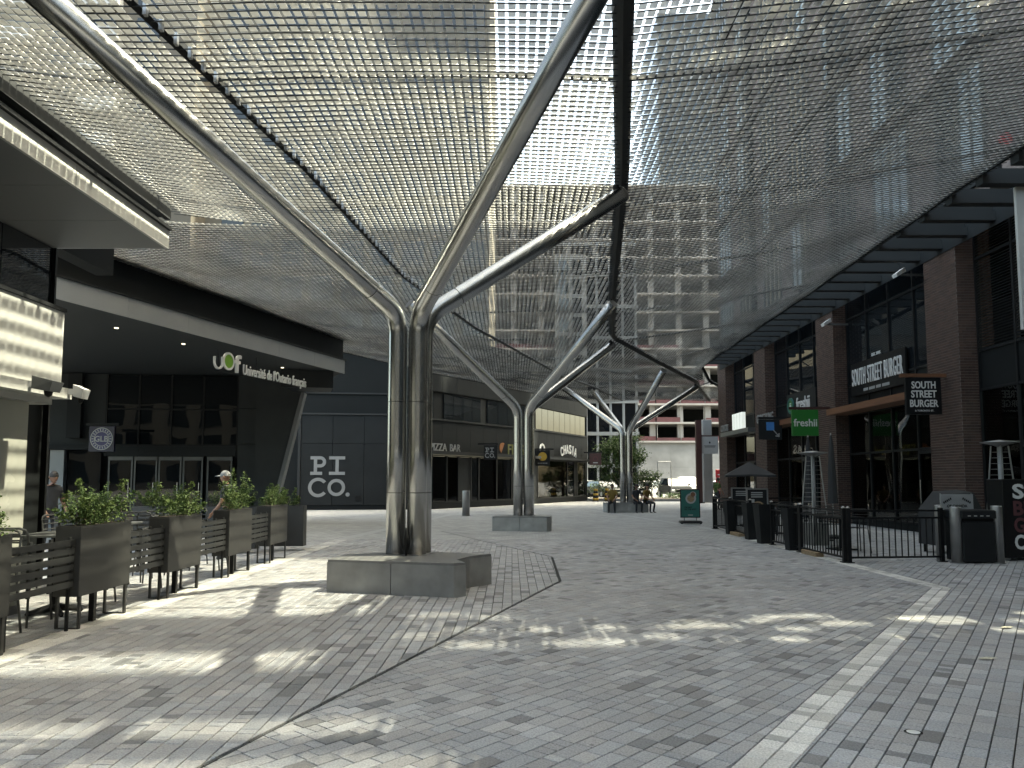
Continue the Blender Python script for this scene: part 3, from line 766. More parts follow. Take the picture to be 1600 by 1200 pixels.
# hanging lettering  uOf  Université de l'Ontario français, parallel to the roof edge
sg = thing('university_sign', 'white and green lettering of the university under the roof edge', 'sign', (-8.62, 22.0, 4.78), math.atan2(.9545, .298)); sg.scale = (.90, .9, .93)
s = MB(); s.ring(.22, .26, .16, .22, -.03, .03, 180, 360, 20); s.box(.0, .06, -.03, .03, .26, .42); s.box(.38, .44, -.03, .03, .26, .46)
s.build('letter', 'white_paint', sg)
MB().ring(.72, .36, .22, .285, -.03, .03).build('letter', 'white_paint', sg)
MB().ring(.72, .36, .0, .219, -.02, .02).build('disc', 'green_disc', sg)
text('f', .56, .34, .06, .02, cx=1.20, z0=.06, y=.03, name='letter', parent=sg)
text("Université de l'Ontario français", .33, 3.85, .04, .012, cx=1.50, z0=.04, y=.02, parent=sg, align='l')
MB().tube([(.1, .04, .0), (5.3, .04, .0)], .010, 6).build('rail', 'charcoal', sg)
for x in (.3, 2.3, 5.0): MB().tube([(x, .06, .0), (x, .06, .72)], .008, 6).build('hanger', 'charcoal', sg)

# ================================================================== CURVED SHOP BUILDING on the left
sb = thing('shop_row_building', 'charcoal two storey shop building curving away on the left', 'building', (-4, 44, 0))
SEG = [(-12.4, 41.0), (-4.7, 42.0), (1.2, 51.0), (5.9, 60.5)]
def fr_of(i):
    a, b = SEG[i], SEG[i + 1]; d = Vector((b[0] - a[0], b[1] - a[1])); return (a[0], a[1], math.atan2(d.y, d.x)), d.length
f0, l0 = fr_of(0); f1, l1 = fr_of(1); f2, l2 = fr_of(2)
def W(fr, x0, x1, y0, y1, z0, z1, name, m): return MB(fr).box(x0, x1, y0, y1, z0, z1).build(name, m, sb, world=True)
# big sign wall
W(f0, 1.0, l0, 0.0, 0.3, 0.0, 0.25, 'base_curb', 'dark_panel')
nn = 4; pw = (l0 - 1.1) / nn
for i in range(nn):
    for z0, z1 in ((.26, 3.55), (3.56, 5.1)): W(f0, 1.1 + i * pw + .01, 1.1 + (i + 1) * pw - .01, -.04, .2, z0, z1 - .01, 'wall_panel', 'charcoal_panel')
W(f0, .95, 1.09, -.1, .25, .2, 5.2, 'edge_post', 'mid_panel'); W(f0, .95, l0, -.1, .25, 5.11, 5.2, 'top_trim', 'mid_panel')
W(f0, -4, l0 + .4, .5, .8, 0, 9.8, 'rear_wall', 'dark_panel')
W(f0, .5, l0 + .3, .42, .5, 6.3, 6.38, 'light_strip', 'mid_panel')
W(f0, 4.0, 4.3, -.06, -.041, .5, .75, 'vent', 'black_metal')
def shop_seg(fr, ln, bays, wins, corner):
    W(fr, 0, ln, -.02, .3, 0, .32, 'base_curb', 'charcoal_panel')
    W(fr, 0, ln, -.45, .28, 3.02, 3.2, 'ledge', 'mid_panel')
    n = int(ln / 1.25); p = ln / n
    for i in range(n): W(fr, i * p + .006, (i + 1) * p - .006, -.05, .25, 3.21, 4.92, 'wall_panel', 'charcoal_panel')
    W(fr, 0, ln, -.1, .28, 4.93, 5.02, 'sill', 'mid_panel')
    for i in range(n): W(fr, i * p + .006, (i + 1) * p - .006, -.05, .25, 6.55, 9.6, 'wall_panel', 'charcoal_panel')
    W(fr, 0, ln, .1, .25, 5.02, 6.54, 'window_backing', 'black_metal')
    for a, b in wins:
        k = max(1, round((b - a) / 1.0)); q = (b - a) / k
        for i in range(k): W(fr, a + i * q + .025, a + (i + 1) * q - .025, .05, .07, 5.06, 6.5, 'window', 'glass_dark' if fr is f2 else 'glass_upper')
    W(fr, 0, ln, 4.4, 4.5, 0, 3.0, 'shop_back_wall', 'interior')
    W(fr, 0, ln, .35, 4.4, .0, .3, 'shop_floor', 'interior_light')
    for a, b, kind in bays:
        fr_ = MB(fr)
        for q in ((a, a + .06, .33, 3.0), (b - .06, b, .33, 3.0), (a + .06, b - .06, .33, .4), (a + .06, b - .06, 2.93, 3.0)): fr_.box(q[0], q[1], .02, .14, q[2], q[3])
        fr_.build('shop_frame', 'frame_metal', sb, world=True)
        if kind == 'wall': W(fr, a + .061, b - .061, .05, .1, .41, 2.92, 'wall_panel', 'mid_panel')
        else: W(fr, a + .061, b - .061, .07, .085, .41, 2.92, 'shop_pane', 'glass_clear' if kind == 'g' else 'glass_dark')
shop_seg(f1, l1, [(0.0, 1.9, 'g'), (1.9, 3.0, 'g'), (3.0, 4.2, 'wall'), (4.2, 5.0, 'd'), (5.0, 6.9, 'g'), (6.9, 8.6, 'g'), (8.6, 10.7, 'g')], [(1.6, 5.2), (5.9, 10.4)], True)
shop_seg(f2, l2, [(0.3, 1.3, 'wall'), (1.3, 6.6, 'g'), (6.6, 8.0, 'd'), (8.0, 8.6, 'wall'), (8.6, 10.4, 'g')], [(1.0, 10.3)], True)
MB().prism([SEG[0], SEG[1], SEG[2], SEG[3], (5.0, 64), (-20, 64), (-20, 44)], 9.62, 9.9).build('roof', 'charcoal', sb, world=True)
MB().prism([(SEG[3][0], SEG[3][1]), (SEG[3][0] - .2, SEG[3][1] + .1), (2.0, 63.5), (2.2, 63.6)], 0, 9.6).build('end_wall', 'charcoal_panel', sb, world=True)
# rainbow poster and coloured boxes behind the pizza shop window
for i, m in enumerate(('orange', 'tan', 'lime', 'teal', 'blue', 'purple_sign')):
    W(f1, .12 + i * .22, .34 + i * .22, .30, .32, 1.6, 2.8, 'poster_stripe', m)
W(f1, .15, 1.0, .36, .9, .31, .95, 'display_box', 'orange'); W(f1, .2, .9, .36, .9, .96, 1.5, 'display_box', 'tan')
for a, b, z0, z1 in ((5.1, 5.9, .5, 1.3), (6.0, 6.8, .5, 1.3), (7.0, 7.7, .5, 1.35), (7.75, 8.5, .5, 1.35)): W(f1, a, b, .14, .15, z0, z1, 'window_poster', 'sign_grey')
for a in (2.0, 2.9, 4.1, 4.9, 5.6): W(f2, a, a + .45, .9, .94, .4, 2.6, 'curtain', 'charcoal_panel')
W(f2, 3.2, 3.9, .6, .64, 1.2, 2.3, 'window_poster', 'red_paint')
tower = thing('beige_tower', 'tall beige tower with window rows seen through the canopy', 'building', (-22, 66, 0))
MB().box(-27, -2.0, 66, 90, 9, 75).build('wall', 'beige_wall', tower, world=True)
MB().box(-75, -27, 63, 88, 0, 75).build('wing', 'brown_wall', tower, world=True)
pm = MB().box(0, 1.9, -.05, .02, 0, 2.2).mesh('window', 'glass_dark'); pm2 = MB().box(0, 3.2, -.9, .05, -.15, 1.0).mesh('balcony', 'sign_grey')
for fl in range(20):
    for k in range(9):
        o = link('window', pm, tower); o.location = (-25.5 + k * 2.65 + 22, -.02, 11 + fl * 3.1)
for fl in range(17):
    for k in range(8):
        o = link('window', pm, tower); o.location = (-58 + k * 3.7 + 22, -3.02, 11 + fl * 3.1)
    for k in range(2):
        o = link('balcony', pm2, tower); o.location = (-44 + k * 7.4 + 22, -3.0, 11 + fl * 3.1)
# white gridded building at the far left of the car park
wb = thing('white_grid_building', 'white framed glass building beyond the left shops', 'building', (8, 76, 0))
MB().box(4.5, 12.5, 76.3, 90, 0, 24).build('body', 'glass_dark', wb, world=True)
for i in range(7): MB().box(4.5 + i * 1.3, 4.72 + i * 1.3, 76.0, 76.29, 0, 24).build('pier', 'fascia_panel', wb, world=True)
for j in range(8): MB().box(4.5, 12.6, 75.9, 75.99, j * 3.2 + 2.8, j * 3.2 + 3.15).build('floor_band', 'fascia_panel', wb, world=True)
MB().box(4.3, 7.4, 75.0, 75.8, 0, 24).build('stair_wall', 'sign_grey', wb, world=True)
for j in range(12):
    for i in range(2): MB().box(4.7 + i * 1.3, 5.6 + i * 1.3, 74.96, 74.999, 1.0 + j * 1.9, 2.5 + j * 1.9).build('window', 'glass_upper', wb, world=True)
# construction site building
cs = thing('construction_building', 'unfinished concrete building with red edge barriers beyond the car park', 'building', (18, 121, 0))
for i in range(8):
    for z0, z1 in ((0, 3.6), (3.62, 7.4)): MB().box(4 + i * 4.2 + .01, 8.2 + i * 4.2 - .01, 120.9, 121.3, z0, z1).build('wall_panel', 'concrete', cs, world=True)
for j in range(15):
    z = 7.45 + j * 2.95
    MB().box(-5, 42, 120.3, 137, z, z + .28).build('floor_slab', 'slab_concrete', cs, world=True)
    if j < 14:
        for i in range(11):
            MB().box(-4.6 + i * 4.4, -3.7 + i * 4.4, 121.2, 121.9, z + .281, z + 2.949).build('column', 'slab_concrete', cs, world=True)
        MB().box(-5, 42, 128, 128.3, z + .281, z + 2.949).build('core_wall', 'concrete' if j > 3 else 'charcoal_panel', cs, world=True)
    if j < 6:
        for i in range(12):
            if random.random() < .72: MB().box(-4.5 + i * 3.9, -4.5 + i * 3.9 + 3.7, 120.7, 120.76, z + .29, z + random.uniform(.7, 1.15)).build('edge_barrier', 'dull_red', cs, world=True)
        for i in range(12): MB().tube([(-3 + i * 3.7, 120.9, z + .29), (-3 + i * 3.7, 120.9, z + 2.94)], .06, 6).build('prop', 'dull_steel', cs, world=True)
for j in range(3): MB().box(1 + .3 * j, 9.0, 119.6 - .1 * j, 120.25, 10.6 + j * 2.9, 10.9 + j * 2.9).build('loading_deck', 'dull_red', cs, world=True)
fbk = thing('added_shade_block', 'unseen block added behind the brick building to shade the left shops', 'building', (24, 56, 0))  # added out of view to shade the left shops; gap passes one sun patch
MB().box(24, 40, 45.5, 53.0, 0, 62).build('wall', 'brown_wall', fbk, world=True); MB().box(24, 40, 54.3, 64.0, 0, 62).build('wall', 'brown_wall', fbk, world=True)
gt = thing('glass_tower', 'distant blue glass high rise behind the canopy', 'building', (52, 190, 0))
MB().box(37.5, 66, 190, 215, 0, 122).build('curtain_wall', 'glass_tower_blue', gt, world=True)
for j in range(38): MB().box(37.4, 66.1, 189.8, 189.99, 3.1 * j + 2, 3.1 * j + 2.9).build('floor_band', 'grey_frame', gt, world=True)
for j in range(9): MB().box(37.5 + j * 3.4, 37.8 + j * 3.4, 189.6, 189.79, 0, 122).build('fin', 'grey_frame', gt, world=True)

# ================================================================== CANOPY of hung metal tiles
cn = thing('canopy', 'large canopy of small grey metal tiles hung on rods over the passage', 'canopy', (0, 20, 7))
LEy, LEx, LEz = [-5, 15.9, 16.0, 20, 22.5, 27.7, 34.3, 40, 46, 50], [-7.1, -7.1, -12.8, -12.0, -11.2, -10.1, -7.7, -4.0, 1.0, 4.4], [7.3, 7.3, 7.5, 7.5, 7.5, 7.5, 7.4, 7.2, 6.9, 6.75]
LBy, LBx = [-5, 6.6, 7.8, 13, 20, 27, 32.9, 40, 44.2, 50], [-6.2, -4.9, -4.4, -3.6, -2.9, -1.3, 0.55, 2.7, 4.7, 7.2]
RBy, RBx = [-5, 7.8, 13.44, 22, 28.6, 35.8, 42.1, 44, 50], [0.1, 1.19, 1.98, 2.92, 3.75, 7.13, 10.2, 10.7, 12.9]
REy, REx, REz = [-5, 41, 44.6, 45.5, 50], [10.2, 10.2, 11.6, 12.8, 13.4], [8.25, 7.7, 7.4, 7.05, 6.75]
def beam_z(y): return np.interp(y, [-5, 44, 50], [7.0, 7.0, 6.8])
def canopy_z(x, y):
    le, lb, rbx, re = (np.interp(y, a, b) for a, b in ((LEy, LEx), (LBy, LBx), (RBy, RBx), (REy, REx)))
    lz = np.interp(y, LEy, LEz); rz = np.interp(y, [-5, 17, 24, 41, 43, 45, 50], [8.25, 8.25, 8.05, 7.70, 7.45, 7.15, 6.8]); bz = beam_z(y)
    t1 = np.clip((x - le) / np.maximum(lb - le, .01), 0, 1); t2 = np.clip((x - lb) / np.maximum(rbx - lb, .01), 0, 1); t3 = np.clip((x - rbx) / np.maximum(re - rbx, .01), 0, 1)
    z = np.where(x < lb, lz + (bz - lz) * t1 - 0.35 * t1 * (1 - t1), np.where(x < rbx, bz + 0.3 * t2 * (1 - t2), bz + (rz - bz) * t3 - 0.3 * t3 * (1 - t3)))
    return z + 0.012 * np.sin(x * 1.1 + y * .7) + 0.010 * np.sin(y * 1.9 - x * .6)
PXc, PYc = 0.125, 0.15
TW, TL, TT = 0.090, 0.136, 0.004
cxs, cys = [], []
rowsY = np.arange(-3.0, 50.0, PYc)
for y in rowsY:
    a = np.interp(y, LEy, LEx); b = np.interp(y, REy, REx)
    xs = np.arange(math.ceil(a / PXc) * PXc, b, PXc)
    m1, m2 = np.interp(y, LBy, LBx), np.interp(y, RBy, RBx)
    xs = xs[(np.abs(xs - m1) > .10) & (np.abs(xs - m2) > .13)]
    cxs.append(xs); cys.append(np.full(len(xs), y))
cx = np.concatenate(cxs); cy = np.concatenate(cys)
N = len(cx)
cz = canopy_z(cx, cy)
tilt = rng.normal(0.05, 0.018, N) + 0.015 * np.sin(cx * .9 + cy * .5); roll = rng.normal(0, 0.012, N)
cam_d = cy * math.cos(R(4.5)) + (cz - 1.6) * math.sin(R(4.5))
uu = 800 + 1200 * cx / cam_d; vv = 655.6 - 1200 * (-cy * math.sin(R(4.5)) + (cz - 1.6) * math.cos(R(4.5))) / np.maximum(cam_d, .01)
vis = (cy > 3) & (uu > 5) & (uu < 1595) & (vv > 4)
idx = np.argsort(np.where(vis, cam_d, 1e9))[:300]
near_t = np.zeros(N, bool); near_t[idx] = True
base = np.array([[-1, -1, -1], [1, -1, -1], [1, 1, -1], [-1, 1, -1], [-1, -1, 1], [1, -1, 1], [1, 1, 1], [-1, 1, 1]], float) * np.array([TW / 2, TL / 2, TT / 2])
bf = np.array([(0, 3, 2, 1), (4, 5, 6, 7), (0, 1, 5, 4), (1, 2, 6, 5), (2, 3, 7, 6), (3, 0, 4, 7)])
sel = ~near_t
st, ct, sr, cr = np.sin(tilt[sel]), np.cos(tilt[sel]), np.sin(roll[sel]), np.cos(roll[sel])
B = base[None]
x1 = B[..., 0] * cr[:, None] + B[..., 2] * sr[:, None]; z1 = -B[..., 0] * sr[:, None] + B[..., 2] * cr[:, None]
y2 = B[..., 1] * ct[:, None] - z1 * st[:, None]; z2 = B[..., 1] * st[:, None] + z1 * ct[:, None]
V = np.stack([x1 + cx[sel][:, None], y2 + cy[sel][:, None] - 20, z2 + cz[sel][:, None] - 0.03 - 7], -1).reshape(-1, 3)
n = sel.sum()
Fc = (bf[None] + (np.arange(n) * 8)[:, None, None]).reshape(-1)
me = bpy.data.meshes.new('tile_field')
me.vertices.add(len(V)); me.vertices.foreach_set('co', V.ravel())
me.loops.add(len(Fc)); me.loops.foreach_set('vertex_index', Fc.astype(np.int32))
me.polygons.add(n * 6); me.polygons.foreach_set('loop_start', np.arange(0, n * 24, 4, dtype=np.int32))
me.update(calc_edges=True); me.validate(); me.materials.append(MATS['canopy_tile'])
tag(link('tile_field', me, cn), kind='stuff')
tm = bpy.data.meshes.new('tile'); tm.from_pydata([tuple(p) for p in base], [], [tuple(f) for f in bf]); tm.materials.append(MATS['canopy_tile'])
for i in idx:
    o = link('tile', tm, cn); o.location = (cx[i], cy[i] - 20, cz[i] - 0.03 - 7); o.rotation_euler = (tilt[i], roll[i], 0)
# the rods the tiles hang on, as one field
rod = MB()
for y in rowsY:
    yy = y + TL / 2
    a, b = np.interp(y, LEy, LEx) - .1, np.interp(y, REy, REx) + .1
    ks = np.linspace(a, b, 9); ks = np.sort(np.append(ks, [np.interp(y, LBy, LBx), np.interp(y, RBy, RBx)]))
    zs = canopy_z(ks, np.full(len(ks), y))
    h = 0.006
    vs = []; fs = []
    for x, z in zip(ks, zs): vs += [(x, yy - h, z - h - .048), (x, yy + h, z - h - .048), (x, yy + h, z + h - .048), (x, yy - h, z + h - .048)]
    for i in range(len(ks) - 1):
        for k in range(4): fs.append((4 * i + k, 4 * i + 4 + k, 4 * i + 4 + (k + 1) % 4, 4 * i + (k + 1) % 4))
    rod.add(vs, fs)
tag(rod.build('hanging_rods', 'frame_metal', cn, world=True), kind='stuff')
def beam(xs, ys, zf, r, name, m, step=1.0):
    pts = []
    for y in np.arange(ys[0], ys[1] + .01, step): pts.append((float(np.interp(y, *xs)), float(y), float(zf(y))))
    MB().tube(pts, r, 4).build(name, m, cn, world=True)
beam((LBy, LBx), (-3, 50), lambda y: beam_z(y) + .0, .06, 'ridge_beam', 'charcoal')
beam((RBy, RBx), (-3, 50), lambda y: beam_z(y) + .02, .13, 'ridge_beam', 'mid_panel')
beam((REy, REx), (-3, 50), lambda y: np.interp(y, [-5, 17, 24, 41, 43, 45, 50], [8.25, 8.25, 8.05, 7.70, 7.45, 7.15, 6.8]) + .02, .10, 'edge_beam', 'charcoal_panel')
beam((LEy[2:], LEx[2:]), (16.3, 50), lambda y: np.interp(y, LEy, LEz) + .02, .07, 'edge_beam', 'charcoal_panel')
for y in np.arange(5.2, 49, 4.9):                # cross purlins above the tiles
    a_, b_ = np.interp(y, LEy, LEx), np.interp(y, REy, REx)
    ks = np.sort(np.append(np.linspace(a_, b_, 8), [np.interp(y, LBy, LBx), np.interp(y, RBy, RBx)]))
    MB().tube([(float(x), float(y), float(z) + .05) for x, z in zip(ks, canopy_z(ks, np.full(len(ks), y)))], .035, 8).build('purlin', 'mid_panel', cn, world=True)
# hooks on the rods along the left ridge line
hk = MB().box(-.02, .02, -.03, .03, -.10, .05).mesh('hook', 'dull_steel')
for y in np.arange(7.2, 24, .3):
    o = link('hook', hk, cn); o.location = (float(np.interp(y, LBy, LBx)) + .11, y - 20, float(beam_z(y)) - 7)

# ================================================================== STEEL TREES that carry it
def steel_tree(base, tips, r, zb, label):
    t = thing('steel_column', label, 'column', (base[0], base[1], .45), 0, 'branching steel columns')
    for k, (tx, ty) in enumerate(tips):
        d = Vector((tx - base[0], ty - base[1])); a = d.normalized()
        off = Vector(((-.165, -.05), (.158, -.07), (.20, .235))[k]) if len(tips) == 3 else Vector(((-.17, -.12), (-.12, .2), (.17, -.16), (.2, .16))[k])
        p0 = Vector((off.x, off.y, 0)); p1 = Vector((off.x, off.y, zb - .45))
        tip = Vector((tx - base[0], ty - base[1], 6.72 - .45))
        dirn = (tip - p1).normalized()
        br = 0.34
        A = p1 - Vector((0, 0, br)); C = p1 + dirn * br
        path = [p0, p0.lerp(A, .5), A]
        for i in range(1, 9):
            s = i / 9; path.append(A * (1 - s) ** 2 + p1 * 2 * s * (1 - s) + C * s * s)
        path += [C, C.lerp(tip, .5), tip]
        pp = MB().tube(path, r, 28).build('branch_pipe', 'steel', t, smooth=True)
        MB().lathe([(r + .05, 0.0), (r + .05, .018), (r + .012, .022)], p0.x, p0.y, 28).build('base_plate', 'dull_steel', pp)
        for z in (0.95, 2.35):
            q = p0 + Vector((0, 0, z)); MB().tube([q, q + Vector((0, 0, .008))], r + .0015, 28, cap=False).build('weld_seam', 'charcoal', pp)
        q = C + dirn * .35; MB().tube([q, q + dirn * .01], r + .0015, 28, cap=False).build('weld_seam', 'charcoal', pp)
        MB().tube([tip, tip + dirn * .012], r * 1.03, 28).build('end_cap', 'dull_steel', pp)
        MB().tube([tip - dirn * .15, tip + Vector((0, 0, .22)) - dirn * .15], .06, 8).build('tip_post', 'charcoal', pp)
    return t
t1 = steel_tree((-1.62, 11.95), [(-5.1, 6.6), (1.1, 6.8), (1.98, 13.44)], .15, 4.2, 'nearest branching steel column on the wide stone plinth')
t2 = steel_tree((.36, 24.75), [(-2.98, 22.0), (2.95, 22.0), (3.82, 28.9)], .15, 3.9, 'middle branching steel column standing beyond the nearest one')
t3 = steel_tree((5.75, 38.9), [(2.56, 41.2), (4.71, 44.2), (7.13, 35.8), (10.2, 42.1)], .15, 4.1, 'farthest branching steel column where people sit at its base')
# electrical outlet blade on the first trunk and stone plinths
ob = thing('cable_cover', 'black cable cover between the pipes of the nearest column', 'cable cover', (-1.60, 11.72, .46))
MB().lathe([(.015, .0), (.03, .1), (.04, .25), (.02, .36), (.01, .42)], n=12).build('shell', 'black_metal', ob, smooth=True)
def plinth(loc, rz, poly, h, split, label):
    t = thing('stone_plinth', label, 'bench', loc, rz, 'stone plinths under the steel columns')
    L_ = clip(poly, [(-9, -9), (split - .006, -9), (split - .006, 9), (-9, 9)]); R_ = clip(poly, [(split + .006, -9), (9, -9), (9, 9), (split + .006, 9)])
    for q in (L_, R_): MB().prism(q, 0, h - .035).build('stone_block', 'granite', t)
    c0 = (sum(p[0] for p in poly) / len(poly), sum(p[1] for p in poly) / len(poly))
    MB().prism([(c0[0] + (x - c0[0]) * .992, c0[1] + (y - c0[1]) * .992) for x, y in poly], h - .034, h).build('stone_top', 'granite_top', t)
    return t
plinth((-2.66, 11.17, 0), R(-16.2), [(0, 0), (1.94, 0), (2.06, .16), (1.80, .5), (1.82, 1.0), (2.02, 1.45), (.55, 1.62), (-.1, .8)], .46, 1.0, 'wide dark granite plinth under the nearest steel column')
plinth((-.62, 24.35, 0), R(-8), [(0, 0), (1.72, 0), (1.82, .14), (1.78, 1.1), (.1, 1.2), (-.06, .6)], .45, .86, 'granite plinth under the middle steel column')
plinth((4.68, 38.0, 0), R(4), [(0, 0), (2.05, 0), (2.15, .3), (2.1, 1.6), (.1, 1.6), (-.06, .6)], .46, 1.0, 'granite plinth with people sitting under the farthest column')

# ================================================================== PLANTS
def leaf_cloud(pts, size, mname, spread=1.0, name='foliage', kind='oval'):
    """many small folded leaves at given points"""
    vs = []; fs = []
    for (x, y, z) in pts:
        s = size * random.uniform(.6, 1.3)
        M = Euler((random.uniform(-.9, .9), random.uniform(-.9, .9), random.uniform(0, 6.28))).to_matrix()
        q = [Vector((-.5, 0, 0)), Vector((0, -.26, .06)), Vector((.5, 0, 0)), Vector((0, .26, .06))]
        o = len(vs)
        vs += [tuple(M @ (p * s) + Vector((x, y, z))) for p in q]
        fs += [(o, o + 1, o + 2), (o, o + 2, o + 3)]
    me = bpy.data.meshes.new(name); me.from_pydata(vs, [], fs); me.materials.append(MATS[mname]); return me
def bush_points(n, rx, ry, h, shoots):
    """points along upright twigs with uneven height"""
    P = []
    for k in range(shoots):
        bx, by = random.uniform(-rx, rx) * .8, random.uniform(-ry, ry) * .7
        hh = h * (random.uniform(.35, .8) if random.random() < .8 else random.uniform(.8, 1.1))
        dx, dy = random.gauss(bx * .5, .05), random.gauss(by * .5 , .05)
        for i in range(n // shoots):
            t = random.random() ** .75
            w = .055 * (1.1 - t * .8)
            P.append((bx + dx * t + random.gauss(0, w), by + dy * t + random.gauss(0, w), hh * t + .02))
    return P
box_leaves = [leaf_cloud(bush_points(2600, .48, .15, .34 + .06 * k, 14 + 3 * k), .040, 'leaf_box') for k in range(5)]

# ================================================================== PLANTERS AND SLAT FENCE of the left terrace
def planter(loc, label, rz=0.0, length=1.1, depth=.28, z0=.35, z1=1.10, leaf=0, grp='planters along the terrace edge', legs=True, trunk=True):
    """long side along local y; street face at x = 0"""
    t = thing('planter', label, 'planter', loc, rz, grp)
    b = MB(); b.bbox(-depth, 0, 0, length, z0, z1 - .012, .006)
    bx = b.build('trough', 'planter_paint', t)
    r = MB()
    for q in ((-depth, 0, 0, .025), (-depth, 0, length - .025, length), (-depth, -depth + .025, .026, length - .026), (-.025, 0, .026, length - .026)): r.box(q[0] + .002, q[1] - .002, q[2] + .002, q[3] - .002, z1 - .012, z1)
    r.build('rim', 'planter_paint', bx)
    MB().box(-depth + .03, -.03, .03, length - .03, z1 - .011, z1 - .004).build('soil', 'soil', t)
    if legs:
        for yy in (.06, length - .06):
            lg = MB()
            for x in (-depth + .02, -.02): lg.box(x - .012, x + .012, yy - .018, yy + .018, .012, z0)
            lg.box(-depth + .01, -.01, yy - .018, yy + .018, 0, .012); lg.build('leg', 'planter_paint', t)
        MB().box(-depth / 2 - .03, -depth / 2 + .03, length * .5 - .03, length * .5 + .03, 0, z0).build('middle_leg', 'black_metal', t)
    o = link('shrub', box_leaves[random.randrange(5)], t); o.location = (-depth / 2, length / 2, z1 - .02); o.rotation_euler = (0, 0, PI / 2 + (PI if random.random() < .5 else 0)); o.scale = (random.uniform(.85, 1.05), random.uniform(.9, 1.15), random.uniform(.75, 1.2))
    tw = MB()
    for k in range(9):
        x, y = random.uniform(-.07, .07) - depth / 2, random.uniform(.12, length - .12)
        tw.tube([(x, y, z1 - .02), (x + random.gauss(0, .03), y + random.gauss(0, .05), z1 + random.uniform(.12, .26))], [.006, .003], 4)
    tw.build('stem', 'bark', t)
    return t
PY_ = [(6.12, 'nearest planter, cut by the left edge of the frame', 0), (8.36, 'large dark planter with the biggest shrub, second along the terrace edge', 1), (10.5, 'third planter along the terrace edge, right of the largest shrub', 2),
       (12.74, 'fourth planter along the terrace edge, before the man in the cap', 0), (14.92, 'farthest planter of the terrace edge row', 2)]
for y, lab, lf in PY_: planter((-4.65, y, 0), lab, leaf=lf)
def slat_fence(y0, y1, label):
    t = thing('slat_fence', label, 'fence', (-4.70, y0, 0), 0, 'slatted screens between the terrace planters')
    ln = y1 - y0; n = 6; z = .46
    for i in range(n):
        MB().box(-.02, 0, .01, ln - .01, z + i * .088, z + i * .088 + .062).build('slat', 'slat_paint', t)
    for k in range(4):
        yy = .05 + k * (ln - .1) / 3; MB().box(-.045, -.021, yy - .022, yy + .022, .44, .99).build('post', 'slat_paint', t)
    for yy in (.05, ln - .05): MB().box(-.046, -.02, yy - .016, yy + .016, 0, .439).build('leg', 'black_metal', t)
ends = [y for y, *_ in PY_]
for i in range(4):
    slat_fence(ends[i] + 1.11, ends[i + 1] - .01, ['black slatted screen nearest the left edge', 'slatted screen right of the planter with the largest shrub', 'slatted screen before the fourth planter', 'farthest slatted screen before the last planter'][i])
for loc, lab, lf, ln in (((-7.0, 14.3, 0), 'rear planter with two pale small shrubs by the corner of the pale wall', 1, 1.3), ((-5.6, 17.2, 0), 'rear black planter in shade behind the terrace tables', 2, 1.1), ((-4.75, 17.9, 0), 'farthest rear planter with bright small leaves', 0, 1.0), ((-7.2, 17.3, 0), 'shaded rear planter left of the glass doors', 0, 1.2)):
    planter(loc, lab, rz=R(90), leaf=lf, length=ln, z0=.1, z1=1.02, grp='rear planters of the terrace', legs=False)

# ------------------------------------------------------------------ tables and chairs
def table(loc, label):
    t = thing('cafe_table', label, 'table', loc, 0, 'cafe tables on the terrace')
    MB().bbox(-.34, .34, -.34, .34, .93, .96, .006).build('table_top', 'grey_frame', t)
    MB().tube([(0, 0, .05), (0, 0, .93)], .05, 12).build('column', 'black_metal', t, smooth=True)
    b = MB()
    for a in range(4):
        c, s = math.cos(a * PI / 2 + .78), math.sin(a * PI / 2 + .78)
        b.tube([(0, 0, .09), (c * .28, s * .28, .03), (c * .3, s * .3, .012)], [.05, .03, .02], 8)
    b.build('base', 'black_metal', t)
    return t
def chair_proto():
    t = thing('cafe_chair', 'x', 'chair', (0, 0, 0), 0, 'metal cafe chairs on the terrace')
    for i in range(5): MB().box(-.2 + i * .082, -.13 + i * .082, -.2, .2, .60, .615).build('seat_slat', 'slat_paint', t)
    for sx in (-1, 1):
        MB().tube([(sx * .25, -.24, 0), (sx * .22, -.2, .60), (sx * .23, -.2, .82)], .013, 8).build('leg', 'slat_paint', t)
        MB().tube([(sx * .25, .28, 0), (sx * .22, .21, .60), (sx * .215, .27, 1.0)], .013, 8).build('leg', 'slat_paint', t)
        MB().tube([(sx * .23, -.22, .82), (sx * .235, 0, .835), (sx * .225, .25, .83)], .016, 8).build('armrest', 'slat_paint', t)
    pts = [(-.215, .27, 1.0), (-.19, .277, 1.05), (-.13, .28, 1.07), (.13, .28, 1.07), (.19, .277, 1.05), (.215, .27, 1.0)]
    MB().tube(pts, .013, 8).build('back_frame', 'slat_paint', t)
    for z in (.78, .86, .94, 1.01): MB().tube([(-.215, .245 + (z - .78) * .1, z), (0, .285 + (z - .78) * .1, z), (.215, .245 + (z - .78) * .1, z)], .010, 6).build('back_slat', 'slat_paint', t)
    return t
chp = chair_proto(); first = True
TB = [((-5.42, 7.3, 0), 'cafe table nearest the left edge behind the screen'), ((-5.48, 9.35, 0), 'cafe table beside the pale wall behind the largest shrub'), ((-6.1, 11.75, 0), 'cafe table behind the third planter'), ((-6.1, 13.95, 0), 'farthest cafe table behind the fourth planter')]
who = ['nearest the left edge', 'beside the pale wall', 'behind the third planter', 'farthest along the terrace']
